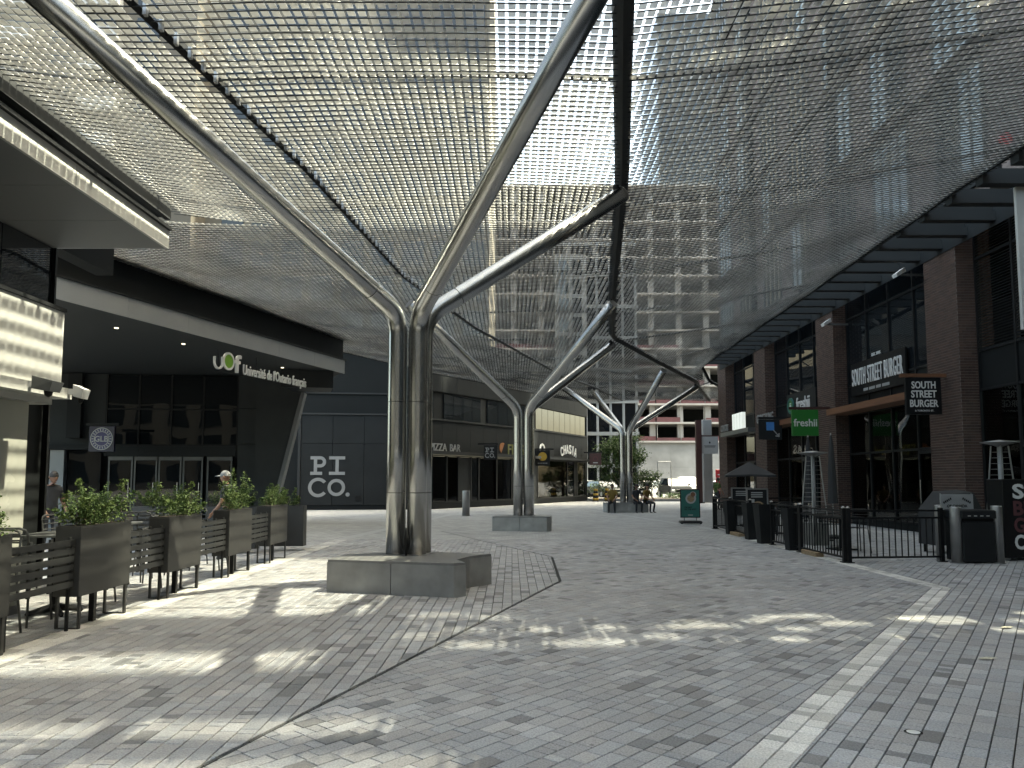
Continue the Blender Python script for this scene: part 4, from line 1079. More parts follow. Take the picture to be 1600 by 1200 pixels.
for i, (loc, lab) in enumerate(TB):
    table(loc, lab)
    for j, (dx, dy, a) in enumerate(((0.02, .62, 0.05), (-.05, -.62, PI + .1), (.62, .05, -PI / 2), (-.64, 0, PI / 2))):
        if (j == 3 and i != 2) or (j == 2 and i < 2): continue
        c = chp if first else copy_tree(chp); first = False
        c.location = (loc[0] + dx, loc[1] + dy, 0); c.rotation_euler = (0, 0, a + random.uniform(-.12, .12))
        c['label'] = 'black metal cafe chair at the %s of the table %s' % (('far side', 'near side', 'street side', 'wall side')[j], who[i])

# ================================================================== RIGHT PATIO RAILING
def rail_run(p0, p1, label, posts=True, z1=1.02, pitch=.125, name='railing'):
    d = Vector((p1[0] - p0[0], p1[1] - p0[1])); ln = d.length
    t = thing(name, label, 'gate' if name == 'railing_gate' else 'railing', (p0[0], p0[1], 0), math.atan2(d.y, d.x), None if name == 'railing_gate' else 'black railings of the right patio')
    for z in (z1 - .02, z1 - .16, .10): MB().box(.03, ln - .03, -.02, .02, z - .018, z + .018).build('rail', 'black_metal', t)
    n = int((ln - .1) / pitch)
    for i in range(1, n):
        x = .05 + i * (ln - .1) / n
        MB().box(x - .009, x + .009, -.009, .009, .119, z1 - .179).build('picket', 'black_metal', t)
    for x in (0.0, ln):
        p = MB(); p.box(x - .035, x + .035, -.035, .035, 0, z1 + .03); p.box(x - .07, x + .07, -.07, .07, 0, .015)
        o = p.build('post', 'black_metal', t)
        MB().lathe([(.04, z1 + .03), (.042, z1 + .045), (.02, z1 + .065), (.005, z1 + .07)], x, 0, 10).build('post_cap', 'dull_steel', o)
    return t
rail_run((6.54, 15.05), (8.45, 15.25), 'black railing gate across the patio entrance beside the waste bin', name='railing_gate')
rail_run((6.42, 17.2), (6.48, 15.12), 'railing panel leading away from the patio gate')
rail_run((6.45, 19.2), (6.42, 17.27), 'railing panel second from the patio gate')
rail_run((6.62, 23.4), (6.52, 21.15), 'railing panel beyond the patio opening')
rail_run((6.66, 25.5), (6.63, 23.47), 'farthest railing panel of the right patio')
rail_run((9.75, 25.6), (6.75, 25.56), 'short end railing of the patio under the umbrella')
def pot(loc, label, w=.30, h=.95):
    t = thing('tapered_pot', label, 'planter', loc, R(4), 'tapered dark pots at the patio')
    a, b = w / 2, w / 2 * .66
    m = MB(); m.add([(-b, -b, 0), (b, -b, 0), (b, b, 0), (-b, b, 0), (-a, -a, h), (a, -a, h), (a, a, h), (-a, a, h), (-a + .03, -a + .03, h), (a - .03, -a + .03, h), (a - .03, a - .03, h), (-a + .03, a - .03, h), (-a + .03, -a + .03, h - .06), (a - .03, -a + .03, h - .06), (a - .03, a - .03, h - .06), (-a + .03, a - .03, h - .06)],
                    [(0, 3, 2, 1), (0, 1, 5, 4), (1, 2, 6, 5), (2, 3, 7, 6), (3, 0, 4, 7), (4, 5, 9, 8), (5, 6, 10, 9), (6, 7, 11, 10), (7, 4, 8, 11), (8, 9, 13, 12), (9, 10, 14, 13), (10, 11, 15, 14), (11, 8, 12, 15), (12, 13, 14, 15)])
    m.build('pot', 'charcoal', t)
    return t
pot((6.42, 17.75, 0), 'tapered dark pot against the railing near the heater', .36, .96)
pot((6.40, 19.65, 0), 'tapered dark pot on the near side of the patio opening', .42, .98)
pot((6.48, 20.95, 0), 'tapered dark pot on the far side of the patio opening', .40, .98)
pot((6.50, 23.0, 0), 'tapered dark pot along the far railing', .34, .98)
# sand bags / timber feet under the railing
for (x, y, l_, lab) in ((6.42, 16.2, .8, 'timber block at the foot of the railing nearest the gate'), (6.5, 21.9, .9, 'timber block at the foot of the far railing')):
    o = MB().bbox(-.09, .09, 0, l_, 0, .09, .012).build('timber_block', 'tan'); o.location = (x, y, 0); tag(o, lab, 'block', 'timber blocks under the railing')
# paper notices on the railing by the opening
for (x, y, lab) in ((6.35, 20.02, 'white paper notice on the near side of the patio opening'), (6.42, 21.2, 'white paper notice on the far side of the patio opening')):
    o = MB().box(0, .16, -.004, .004, .62, .92).build('notice', 'white_paint'); o.location = (x - .1, y - .12, 0); tag(o, lab, 'notice', 'notices at the patio opening')
# bollards and waste bin
def bollard(loc, r, h, label):
    t = thing('bollard', label, 'bollard', loc, 0, 'steel bollards')
    MB().lathe([(r * 1.25, 0), (r * 1.25, .015)], n=24).build('foot', 'dull_steel', t)
    MB().lathe([(r, .015), (r, h - .02), (r * .96, h), (r * .3, h + .004)], n=28).build('post', 'dull_steel', t, smooth=True)
bollard((8.60, 15.0, 0), .10, 1.08, 'steel bollard left of the waste bin'); bollard((9.40, 15.0, 0), .10, 1.10, 'steel bollard right of the waste bin')
bollard((8.55, 15.5, 0), .07, 1.10, 'slim steel bollard behind the gate post')
bollard((-2.06, 34.6, 0), .17, 1.12, 'lone steel bollard before the left shops')
wbn = thing('waste_bin', 'dark square waste bin between two steel bollards', 'bin', (8.99, 15.15, 0))
MB().bbox(-.32, .32, -.25, .35, .03, .80, .02).build('body', 'charcoal', wbn)
MB().bbox(-.33, .33, -.20, .36, .801, .86, .012).build('neck', 'black_metal', wbn)
MB().bbox(-.34, .34, -.27, .37, .861, 1.02, .02).build('lid', 'charcoal', wbn)
for i in range(4): MB().box(-.22 + i * .12, -.16 + i * .12, -.274, -.271, .9, .92).build('bin_label', 'sign_grey', wbn)
# covered grill with its notice board
gr = thing('covered_grill', 'barbecue under a grey fabric cover behind the gate', 'grill', (9.75, 17.2, 0), R(6)); gr.scale = (.66, 1, 1)
m = MB(); m.add([(-.85, -.32, .18), (.85, -.32, .18), (.85, .32, .18), (-.85, .32, .18), (-.80, -.33, .92), (.82, -.33, .92), (.82, .33, .95), (-.80, .33, .95), (-.42, -.26, 1.28), (.55, -.28, 1.33), (.50, .22, 1.38), (-.40, .2, 1.34)],
                [(0, 3, 2, 1), (0, 1, 5, 4), (1, 2, 6, 5), (2, 3, 7, 6), (3, 0, 4, 7), (4, 5, 9, 8), (5, 6, 10, 9), (6, 7, 11, 10), (7, 4, 8, 11), (8, 9, 10, 11)])
m.build('cover', 'cover_fabric', gr)
for x in (-.7, .7):
    for y in (-.25, .25): MB().tube([(x, y, 0), (x, y, .2)], .035, 8).build('leg', 'black_metal', gr)
fs_ = thing('notice_board', 'pale notice board reading of Canada above the waste bin', 'sign', (9.33, 16.2, 1.0), R(4))
MB().bbox(-.36, .36, -.01, .01, -.02, .30, .004).build('board', 'sign_grey', fs_)
for x in (-.34, .34): MB().box(x - .012, x + .012, .011, .03, -1.0, .32).build('leg', 'dull_steel', fs_)
text('OF CANADA', .055, .44, .004, .02, z0=.03, y=-.011, mats='black_metal', parent=fs_)
for sx, a in ((-1, .5), (1, -.5)):
    q = MB()
    for i in range(5): q.box(-.1 + i * .042, -.1 + i * .042 + .028, -.004, 0, 0, .045)
    o = q.build('small_letter', 'black_metal', fs_); o.location = (sx * .2, -.011, .15); o.rotation_euler = (0, -a, 0)
# tall panel sign at the right edge
sp = thing('panel_sign', 'black upright panel sign with white and red letters at the right edge', 'sign', (9.93, 15.4, 0), R(2))
MB().bbox(-.14, 1.15, 0, .5, .06, 1.62, .01).build('panel', 'black_metal', sp)
for x in (-.05, 1.05): MB().box(x - .05, x + .05, .05, .45, 0, .06).build('foot', 'dull_steel', sp)
for i, (s, m_) in enumerate((('SS', 'white_paint'), ('BR', 'dull_red'), ('GR', 'dull_red'), ('CO', 'white_paint'))):
    text(s, .27, .46, .01, .03, cx=.06, z0=1.24 - i * .335, y=-.001, mats=m_, parent=sp, align='l')
# patio heaters
def heater(loc, h, label, rz=.3):
    t = thing('patio_heater', label, 'heater', loc, rz, 'pyramid patio heaters')
    MB().bbox(-.24, .24, -.24, .24, 0, .55, .01).build('base', 'dull_steel', t)
    for sx, sy in ((-1, -1), (1, -1), (1, 1), (-1, 1)): MB().tube([(sx * .22, sy * .22, .55), (sx * .11, sy * .11, h - .1)], .016, 8).build('corner_bar', 'dull_steel', t)
    MB().tube([(0, 0, .55), (0, 0, h - .12)], .05, 14).build('glass_tube', 'sign_grey', t, smooth=True)
    g = MB()
    for i in range(14):
        z = .62 + i * (h - .85) / 13; w = .215 - .11 * (z - .55) / (h - .65)
        for a, b in (((-w, -w), (w, -w)), ((w, -w), (w, w)), ((w, w), (-w, w)), ((-w, w), (-w, -w))): g.tube([(a[0], a[1], z), (b[0], b[1], z)], .004, 4)
    g.build('guard', 'dull_steel', t)
    MB().lathe([(.05, h - .12), (.14, h - .08), (.36, h - .03), (.37, h - .02), (.1, h + .02), (.02, h + .03)], n=24).build('reflector', 'dull_steel', t, smooth=True)
heater((7.55, 19.3, 0), 2.3, 'steel pyramid patio heater before the second brick pillar')
heater((10.35, 16.3, 0), 2.42, 'steel pyramid patio heater behind the black panel sign')
# closed umbrellas and the open one
um = thing('patio_umbrella', 'open black patio umbrella at the far end of the right patio', 'umbrella', (8.2, 26.6, 0))
MB().tube([(0, 0, 0), (0, 0, 2.15)], .025, 10).build('pole', 'charcoal', um)
for k in range(4):
    a0, a1 = k * PI / 2 + .55, (k + 1) * PI / 2 + .55; r_ = 1.15
    m = MB(); A = (0, 0, 2.22); P0 = (r_ * math.cos(a0), r_ * math.sin(a0), 1.76); P1 = (r_ * math.cos(a1), r_ * math.sin(a1), 1.76)
    M_ = ((P0[0] + P1[0]) / 2 * 1.0, (P0[1] + P1[1]) / 2 * 1.0, 1.79)
    m.add([A, P0, M_, P1, (0, 0, 2.205), (P0[0], P0[1], 1.70), (M_[0], M_[1], 1.73), (P1[0], P1[1], 1.70)], [(0, 1, 2), (0, 2, 3), (4, 6, 5), (4, 7, 6), (1, 5, 6, 2), (2, 6, 7, 3)])
    m.build('canopy_panel', 'cover_fabric', um)
    MB().tube([(0, 0, 1.85), (P0[0] * .9, P0[1] * .9, 1.77)], .01, 5).build('rib', 'charcoal', um)
MB().bbox(-.28, .28, -.28, .28, 0, .08, .01).build('base', 'charcoal', um)
for (x, y, lab) in ((8.6, 22.3, 'closed dark umbrella standing left of the patio heater'), (8.85, 21.3, 'closed grey umbrella just behind the patio heater')):
    u = thing('closed_umbrella', lab, 'umbrella', (x, y, 0), 0, 'closed umbrellas on the right patio')
    MB().tube([(0, 0, 0), (0, 0, 2.9)], .022, 8).build('pole', 'dull_steel', u)
    MB().lathe([(.14, .95), (.12, 1.4), (.10, 2.0), (.06, 2.6), (.02, 2.85)], n=10).build('folded_cloth', 'cover_fabric', u)
    MB().lathe([(.26, 0), (.26, .06), (.05, .1)], n=16).build('base', 'charcoal', u)
# menu boards behind the far railing, patio tables
for (x, y, w_, img, lab) in ((7.05, 22.2, .62, 1, 'framed food poster board at the patio opening'), (7.35, 24.7, .66, 0, 'dark menu board with white lines behind the far railing')):
    t = thing('menu_board', lab, 'sign', (x, y, 0), R(-3), 'menu boards on the patio')
    f = MB()
    for q in ((-w_ / 2, -w_ / 2 + .04, .45, 1.36), (w_ / 2 - .04, w_ / 2, .45, 1.36), (-w_ / 2 + .041, w_ / 2 - .041, .45, .49), (-w_ / 2 + .041, w_ / 2 - .041, 1.32, 1.36)): f.box(q[0], q[1], -.03, .03, q[2], q[3])
    f.build('frame', 'dull_steel', t)
    MB().box(-w_ / 2 + .041, w_ / 2 - .041, -.01, .01, .491, 1.319).build('sheet', 'charcoal', t)
    if img:
        MB().ring(.02, .80, 0, .19, -.016, -.011, n=24).build('printed_dish', 'tan', t); MB().ring(.05, .84, 0, .10, -.02, -.017, n=18).build('printed_food', 'timber', t)
        MB().box(-.22, -.08, -.015, -.011, .6, 1.05).build('printed_glass', 'sign_grey', t)
    for i in range(3): MB().box(-w_ * .28, w_ * .25, -.014, -.011, 1.10 + i * .06, 1.13 + i * .06).build('printed_line', 'sign_grey', t)
    for x2 in (-w_ / 2 + .05, w_ / 2 - .05): MB().box(x2 - .015, x2 + .015, -.02, .3, 0, .449).build('leg', 'charcoal', t)
for i, (x, y, lab) in enumerate(((7.6, 17.9, 'patio table before the patio heater'), (8.2, 20.6, 'patio table beside the closed umbrellas'), (7.9, 23.3, 'patio table near the food poster board'))):
    t = thing('patio_table', lab, 'table', (x, y, 0), .3, 'tables on the right patio')
    MB().bbox(-.35, .35, -.35, .35, .72, .75, .006).build('table_top', 'charcoal', t)
    MB().tube([(0, 0, .03), (0, 0, .72)], .035, 10).build('column', 'black_metal', t); MB().bbox(-.25, .25, -.25, .25, 0, .03, .006).build('base', 'black_metal', t)
    for k in (0, 1):
        c = copy_tree(chp); c['group'] = 'metal chairs on the right patio'; c['label'] = 'black metal chair on the %s side of the %s' % (('far', 'near')[k], lab)
        c.location = (x, y + (.68 if k == 0 else -.68), -.14); c.rotation_euler = (0, 0, 0 if k == 0 else PI); c.scale = (1, 1, .9); c.location.z = 0
# teal sandwich board
sw = thing('sandwich_board', 'teal poster stand with printed dishes in the middle of the walkway', 'sign', (6.55, 28.4, 0), R(-4))
MB().bbox(-.36, .36, -.03, .03, .22, 1.26, .01).build('frame', 'charcoal', sw)
MB().box(-.325, .325, -.036, -.031, .255, 1.225).build('poster', 'teal', sw)
MB().ring(.02, .92, 0, .19, -.042, -.037, n=28).build('printed_plate', 'sign_grey', sw); MB().ring(.10, 1.06, 0, .12, -.046, -.043, n=24).build('printed_bowl', 'sign_grey', sw)
MB().ring(.02, .92, 0, .13, -.047, -.0425, n=24).build('printed_food', 'tan', sw); MB().ring(.10, 1.07, 0, .085, -.05, -.0465, n=20).build('printed_food', 'timber', sw)
text('THE BEST\nON THE WEST', .052, .44, .004, .02, z0=.57, y=-.037, mats='charcoal', parent=sw)
MB().box(-.09, .09, -.041, -.037, .30, .335).build('printed_logo', 'sign_grey', sw)
for x in (-.22, .22): MB().box(x - .02, x + .02, -.02, .02, .1, .22).build('upright', 'dull_steel', sw)
MB().bbox(-.4, .4, -.22, .22, .03, .11, .03).build('base', 'charcoal', sw)
for x in (-.34, .34): MB().tube([(x - .03, -.2, .04), (x + .03, -.2, .04)], .045, 12).build('wheel', 'rubber', sw)

# ================================================================== SIGNS, right side (frames hang from the brick pillars and face us)
def blade(name, label, loc, w, h, face, frame='black_metal', arm=None, armm='timber'):
    """loc = middle of the lower edge; faces -Y"""
    t = thing(name, label, 'sign', loc, 0, None)
    MB().bbox(-w / 2, w / 2, -.05, .05, 0, h, .01).build('panel', face, t)
    if arm: MB().box(arm[0], arm[1], -.045, .045, h + .015, h + .11).build('arm', armm, t)
    return t
b = blade('hanging_sign', 'black hanging sign with white burger lettering by the nearest brick pillar', (11.35, 21.1, 3.40), .98, 1.02, 'black_metal', arm=(-.62, .86))
text('SOUTH', .19, .66, .012, .02, z0=.72, y=-.051, parent=b); text('STREET', .19, .70, .012, .02, z0=.47, y=-.051, parent=b); text('BURGER', .19, .78, .012, .02, z0=.21, y=-.051, parent=b)
text('& TORONTO ST.', .045, .52, .006, .01, z0=.08, y=-.051, parent=b)
b = blade('hanging_sign', 'green hanging sign with white lettering by the second brick pillar', (11.05, 28.9, 3.26), 1.0, .98, 'green_sign', arm=(-.6, .95), armm='dark_red')
text('freshii', .27, .88, .012, .015, z0=.36, y=-.051, parent=b)
b = blade('parking_sign', 'dark hanging sign with blue block and white arrow beyond the green sign', (11.25, 33.4, 3.35), 1.0, .88, 'charcoal_panel', arm=(-.5, .9), armm='charcoal')
MB().box(-.18, .16, -.056, -.051, .40, .76).build('blue_block', 'blue', b)
MB().tube([(.12, -.055, .42), (.34, -.055, .16)], .022, 6).build('arrow', 'sign_grey', b)
MB().add([(.38, -.056, .11), (.20, -.056, .14), (.22, -.056, .19), (.32, -.056, .17), (.34, -.056, .28), (.39, -.056, .28)], [(0, 5, 4, 3), (0, 3, 2, 1)]).build('arrow_head', 'sign_grey', b)
def wall_sign(name, label, x, z, y=.40):
    return thing(name, label, 'sign', (12 + y, 44.5 - x, z), -PI / 2)
s = wall_sign('shop_sign', 'long black wall sign with tall white burger lettering above the timber beam', 18.55, 4.62)
MB().box(-1.95, 1.95, 0, .07, 0, 1.18).build('board', 'black_metal', s)
text('SOUTH STREET BURGER', .60, 3.6, .03, .0, spacing=1.12, z0=.36, y=-.001, parent=s)
text('EST. 2005', .10, .62, .02, .01, z0=1.24, y=.03, parent=s)
for i in range(22): 
    if i not in (4, 10, 15): MB().box(-.95 + i * .085, -.95 + i * .085 + .06, -.012, -.002, .10, .20).build('small_letter', 'sign_grey', s)
s = wall_sign('shop_sign', 'white letters on dark green board with round mark, above the green hanging sign', 11.6, 4.45)
MB().box(-1.6, 1.7, 0, .06, -.1, .95).build('board', 'charcoal', s)
text('freshii', .5, 1.5, .03, .01, cx=.35, z0=.2, y=-.001, parent=s)
MB().ring(-1.05, .42, .26, .36, -.05, -.002).build('ring', 'teal', s); MB().ring(-1.05, .42, 0, .259, -.03, -.002).build('disc', 'green_sign', s)
text('ii', .26, .16, .02, .01, cx=-1.05, z0=.30, y=-.031, parent=s)
s = wall_sign('shop_sign', 'grey letters above the doorway left of the green sign', 9.1, 4.28, y=-.30)
text('GYMEZKING', .38, 2.3, .03, .01, z0=.0, y=0, mats='grey_letter', parent=s)
MB().box(-1.2, 1.2, -.02, .02, -.06, -.02).build('rail', 'charcoal', s)
s = wall_sign('shop_sign', 'lettering at the far end of the brick building before the white light box', 2.35, 4.25, y=-.30)
text('COMFORT', .34, 1.5, .03, .01, z0=.02, y=0, mats='grey_letter', parent=s)
MB().box(-.8, .8, -.02, .02, -.05, .0).build('rail', 'charcoal', s)
s = wall_sign('light_box_sign', 'white light box sign at the far end of the brick building', 4.85, 4.22, y=-.28)
MB().bbox(-.85, .85, -.08, .12, 0, .82, .01).build('box', 'lit_sign', s)
for i in range(3): MB().box(-.5 + i * .5, -.49 + i * .5, -.085, -.081, .02, .80).build('seam', 'grey_frame', s)
bn = thing('banner', 'pale tall banner panel on the brick building at the right edge', 'banner', (11.2, 16.45, 4.85))
MB().bbox(-.15, .75, -.04, .04, 0, 3.35, .01).build('cloth', 'white_panel', bn); MB().tube([(-.2, 0, 3.37), (1.0, 0, 3.37)], .02, 8).build('rod', 'charcoal', bn)
rd = thing('red_sign', 'small red oval sign on the brick wall above the canopy edge at right', 'sign', (11.55, 17.4, 9.55))
MB().ring(0, 0, 0, .14, -.05, .05).build('disc', 'red_paint', rd); MB().box(.1, .58, -.03, .03, -.03, .03).build('arm', 'charcoal', rd)

# ================================================================== SIGNS, left side
pg = thing('wall_lettering', 'large grey slab letters on the charcoal wall left of the nearest column', 'sign', (f0[0], f0[1], 0), f0[2])
def slab_letters(par, m, x, z, s, y0, y1):
    """P I over C O and a full stop, s = letter height"""
    k = .17 * s
    p = MB(); X = x; Z = z + 1.17 * s
    p.box(X, X + .62 * s, y0, y1, Z, Z + k); p.box(X + .18 * s, X + .18 * s + k, y0, y1, Z + k, Z + s - k); p.box(X, X + .52 * s, y0, y1, Z + s - k, Z + s)
    p.ring(X + .52 * s, Z + s - .30 * s, .30 * s - k, .30 * s, y0, y1, -90, 90, 16); p.box(X + .18 * s + k, X + .52 * s, y0, y1, Z + .40 * s, Z + .40 * s + k)
    p.build('letter', m, par)
    X = x + .98 * s; p = MB(); p.box(X, X + .84 * s, y0, y1, Z, Z + k); p.box(X, X + .84 * s, y0, y1, Z + s - k, Z + s); p.box(X + .42 * s - k / 2, X + .42 * s + k / 2, y0, y1, Z + k, Z + s - k); p.build('letter', m, par)
    MB().ring(x + .42 * s, z + .5 * s, .52 * s - k, .52 * s, y0, y1, 38, 322, 30).build('letter', m, par)
    MB().ring(x + 1.38 * s, z + .5 * s, .46 * s - k, .52 * s - .06 * s, y0, y1).build('letter', m, par)
    MB().ring(x + 1.98 * s, z + .12 * s, 0, .11 * s, y0, y1, n=18).build('full_stop', m, par)
slab_letters(pg, 'grey_letter', 1.62, .70, 1.0, -.065, -.041)
def at_seg(fr, x, y=0): return (fr[0] + x * math.cos(fr[2]) - y * math.sin(fr[2]), fr[1] + x * math.sin(fr[2]) + y * math.cos(fr[2]))
b = blade('hanging_sign', 'black square hanging sign with slab letters before the left shops', (-1.28, 45.9, 2.82), .82, .86, 'black_metal', arm=(-.75, .45), armm='black_metal')
slab_letters(b, 'grey_letter', -.31, .10, .28, -.062, -.051)
p_ = at_seg(f1, 1.4, -.25)
s = thing('shop_lettering', 'grey pizza bar lettering above the shop right of the nearest column', 'sign', (p_[0], p_[1], 3.22), f1[2]); text('PIZZA_BAR', .40, 2.7, .04, .01, parent=s, mats='grey_letter')
p_ = at_seg(f1, 8.6, -.25)
s = thing('shop_lettering', 'yellow green lettering with a leaf mark beside the middle column', 'sign', (p_[0], p_[1], 3.22), f1[2]); text('FRESH', .62, 2.6, .04, .015, cx=.4, parent=s, mats='lime')
MB().ring(-1.5, .35, 0, .34, -.04, 0, 60, 240, 14).build('mark', 'orange', s)
b = blade('hanging_sign', 'black hanging sign with a yellow disc right of the middle column', (2.05, 51.6, 2.55), .98, 1.05, 'black_metal', arm=(-.75, .75), armm='black_metal')
MB().ring(0, .62, 0, .29, -.062, -.051).build('disc', 'yellow', b)
for i in range(6): MB().box(-.32 + i * .11, -.24 + i * .11, -.058, -.051, .14, .2).build('small_letter', 'grey_letter', b)
p_ = at_seg(f2, 6.0, -.3)
s = thing('shop_lettering', 'white arched lettering above the curtained shop window', 'sign', (p_[0], p_[1], 3.25), f2[2])
for i, ch in enumerate('CHASIA'):
    a = (i - 2.5) / 2.5
    o = text(ch, .62, .14 if ch == 'I' else .42, .05, .02, parent=s, name='letter'); o.location = ((i - 2.5) * .50, 0, .28 - .20 * a * a); o.rotation_euler = (0, a * .22, 0)
b = blade('hanging_sign', 'dark red hanging sign at the far corner of the left shops', (6.45, 59.5, 2.75), .92, .9, 'dark_red', arm=(-.9, .5), armm='black_metal')
MB().ring(0, .48, .14, .2, -.06, -.051).build('mark', 'dull_red', b); MB().box(-.18, .18, -.06, -.051, .14, .22).build('small_letter', 'sign_grey', b)
p_ = at_seg(f2, 1.6, -.2)
s = thing('shop_lettering', 'white round letter fragment at the near end of the curtained shop', 'sign', (p_[0], p_[1], 3.3), f2[2]); text('Q.', .75, 1.1, .05, .02, parent=s)
b = blade('hanging_sign', 'dark square hanging sign with round pale emblem left of the glass doors', (-14.9, 27.9, 2.63), .92, .92, 'purple_sign', arm=(-.6, .6), armm='charcoal')
MB().ring(0, .46, .38, .41, -.062, -.051).build('ring', 'white_paint', b); MB().ring(0, .46, .25, .275, -.062, -.051).build('ring', 'white_paint', b)
MB().ring(0, .46, 0, .379, -.0555, -.051).build('disc', 'emblem_purple', b)
text('GLB', .20, .50, .012, .02, z0=.36, y=-.057, parent=b)
for k in range(22):
    a = 2 * PI * k / 22
    o = MB().box(-.018, .018, -.062, -.051, -.035, .035).build('small_letter', 'white_paint', b); o.location = (.325 * math.cos(a), 0, .46 + .325 * math.sin(a)); o.rotation_euler = (0, -a + PI / 2, 0)

# ================================================================== PEOPLE
def person(label, loc, rz, pose, mats, h=1.75, hair=True, cap=False):
    """one continuous skinned body; faces local -y"""
    S = h / 1.75
    if pose == 'sit':
        J = {'pel': (0, .05, .56), 'sp': (0, .04, .78), 'ch': (0, -.01, 1.00), 'nk': (0, -.03, 1.16), 'hd': (0, -.05, 1.24),
             'hipL': (-.10, .04, .54), 'knL': (-.13, -.40, .52), 'anL': (-.13, -.36, .09), 'toL': (-.14, -.55, .04), 'hipR': (.10, .04, .54), 'knR': (.15, -.41, .52), 'anR': (.16, -.30, .09), 'toR': (.18, -.48, .04),
             'shL': (-.18, -.01, 1.08), 'elL': (-.25, -.12, .84), 'wrL': (-.15, -.33, .70), 'shR': (.18, -.01, 1.08), 'elR': (.26, -.10, .84), 'wrR': (.14, -.32, .70)}
    else:
        J = {'pel': (0, .02, .96), 'sp': (0, .01, 1.15), 'ch': (0, -.02, 1.33), 'nk': (0, -.05, 1.48), 'hd': (0, -.08, 1.55),
             'hipL': (-.10, .02, .92), 'knL': (-.11, -.04, .50), 'anL': (-.11, .05, .09), 'toL': (-.13, -.14, .04), 'hipR': (.10, .02, .92), 'knR': (.11, -.01, .50), 'anR': (.12, .03, .09), 'toR': (.14, -.16, .04),
             'shL': (-.18, -.01, 1.42), 'elL': (-.25, -.02, 1.14), 'wrL': (-.22, -.20, .96), 'shR': (.18, -.01, 1.42), 'elR': (.26, .0, 1.14), 'wrR': (.23, -.19, .96)}
    E_ = [('pel', 'sp', 1), ('sp', 'ch', 1), ('ch', 'nk', 1), ('nk', 'hd', 0)]
    rad = {'pel': (.15, .11), 'sp': (.14, .10), 'ch': (.16, .11), 'nk': (.058, .058), 'hd': (.055, .055)}
    for s in 'LR':
        E_ += [('pel', 'hip' + s, 2), ('hip' + s, 'kn' + s, 2), ('kn' + s, 'an' + s, 2), ('an' + s, 'to' + s, 3), ('ch', 'sh' + s, 1), ('sh' + s, 'el' + s, 1), ('el' + s, 'wr' + s, 0)]
        rad.update({'hip' + s: (.095, .095), 'kn' + s: (.062, .062), 'an' + s: (.045, .045), 'to' + s: (.04, .03), 'sh' + s: (.07, .07), 'el' + s: (.047, .047), 'wr' + s: (.03, .03)})
        w = Vector(J['wr' + s]); e = Vector(J['el' + s]); d = (w - e).normalized(); side = d.cross(Vector((0, 0, 1))).normalized()
        J['pa' + s] = tuple(w + d * .07); rad['pa' + s] = (.036, .018); E_.append(('wr' + s, 'pa' + s, 0))
        for k in range(5):
            o = (k - 2) * .019; ln = (.055, .075, .085, .078, .06)[k]
            if k == 0: b0 = w + d * .03 + side * (.035 if s == 'L' else -.035); tipd = (d + side * (.7 if s == 'L' else -.7)).normalized()
            else: b0 = w + d * .10 + side * o * (-1 if s == 'L' else 1); tipd = (d + Vector((0, 0, -.45))).normalized()
            J['f%d%s' % (k, s)] = tuple(b0); J['g%d%s' % (k, s)] = tuple(b0 + tipd * ln)
            rad['f%d%s' % (k, s)] = (.010, .010); rad['g%d%s' % (k, s)] = (.008, .008)
            E_ += [(('wr' if k == 0 else 'pa') + s, 'f%d%s' % (k, s), 0), ('f%d%s' % (k, s), 'g%d%s' % (k, s), 0)]
    names = list(J); ix = {n: i for i, n in enumerate(names)}
    me = bpy.data.meshes.new('body'); me.from_pydata([J[n] for n in names], [(ix[a], ix[b]) for a, b, _ in E_], [])
    ob = bpy.data.objects.new('body', me); col.objects.link(ob)
    sk = ob.modifiers.new('s', 'SKIN'); sb_ = ob.modifiers.new('u', 'SUBSURF'); sb_.levels = 1; sb_.render_levels = 1
    if not me.skin_vertices: 
        with bpy.context.temp_override(object=ob): pass
    sv_ = me.skin_vertices[0].data
    for n in names: sv_[ix[n]].radius = rad[n]; sv_[ix[n]].use_root = (n == 'pel')
    dg = bpy.context.evaluated_depsgraph_get()
    m2 = bpy.data.meshes.new_from_object(ob.evaluated_get(dg))
    bpy.data.objects.remove(ob)
    vs = [tuple(v.co) for v in m2.vertices]; fs = [tuple(p.vertices) for p in m2.polygons]
    samp = []; lab_ = []
    for a, b, c in E_:
        A, B2 = Vector(J[a]), Vector(J[b])
        for t in (0, .2, .4, .6, .8, 1):
            cc = c
            if a[:2] == 'sh' and t > .75: cc = 0
            samp.append(tuple(A.lerp(B2, t))); lab_.append(cc)
    samp = np.array(samp); VA = np.array(vs); mi = []
    for f in fs:
        c = VA[list(f)].mean(0); mi.append(lab_[int(np.argmin(((samp - c) ** 2).sum(1)))])
    B_ = MB(); B_.add(vs, fs); B_.mi = mi
    # head: an egg with brow, nose, chin and ears
    hc = Vector(J['hd']) + Vector((0, -.015, .10)); nu, nv = 18, 14; hv = []; hf = []
    for j in range(nv + 1):
        th = PI * j / nv
        for i in range(nu):
            ph = 2 * PI * i / nu
            x = math.sin(th) * math.cos(ph); y = math.sin(th) * math.sin(ph); z = math.cos(th)
            rx, ry, rz_ = .076, .098, .122
            fz = z * rz_; f = 1.0 - .22 * max(0, -z) ** 1.5
            px, py = x * rx * f, y * ry * f
            if y < -.2:
                front = max(0.0, 1 - (x / .28) ** 2)
                if -.35 < z < .12: py -= .022 * front * (1 - abs(z + .15) / .3 if abs(z + .15) < .3 else 0)
                if z < -.6: py -= .012 * front
                if .08 < z < .3: py += .006 * (1 - front)
            hv.append((hc.x + px, hc.y + py, hc.z + fz))
    for j in range(nv):
        for i in range(nu):
            a, b2 = j * nu + i, j * nu + (i + 1) % nu; hf.append((a + nu, b2 + nu, b2, a))
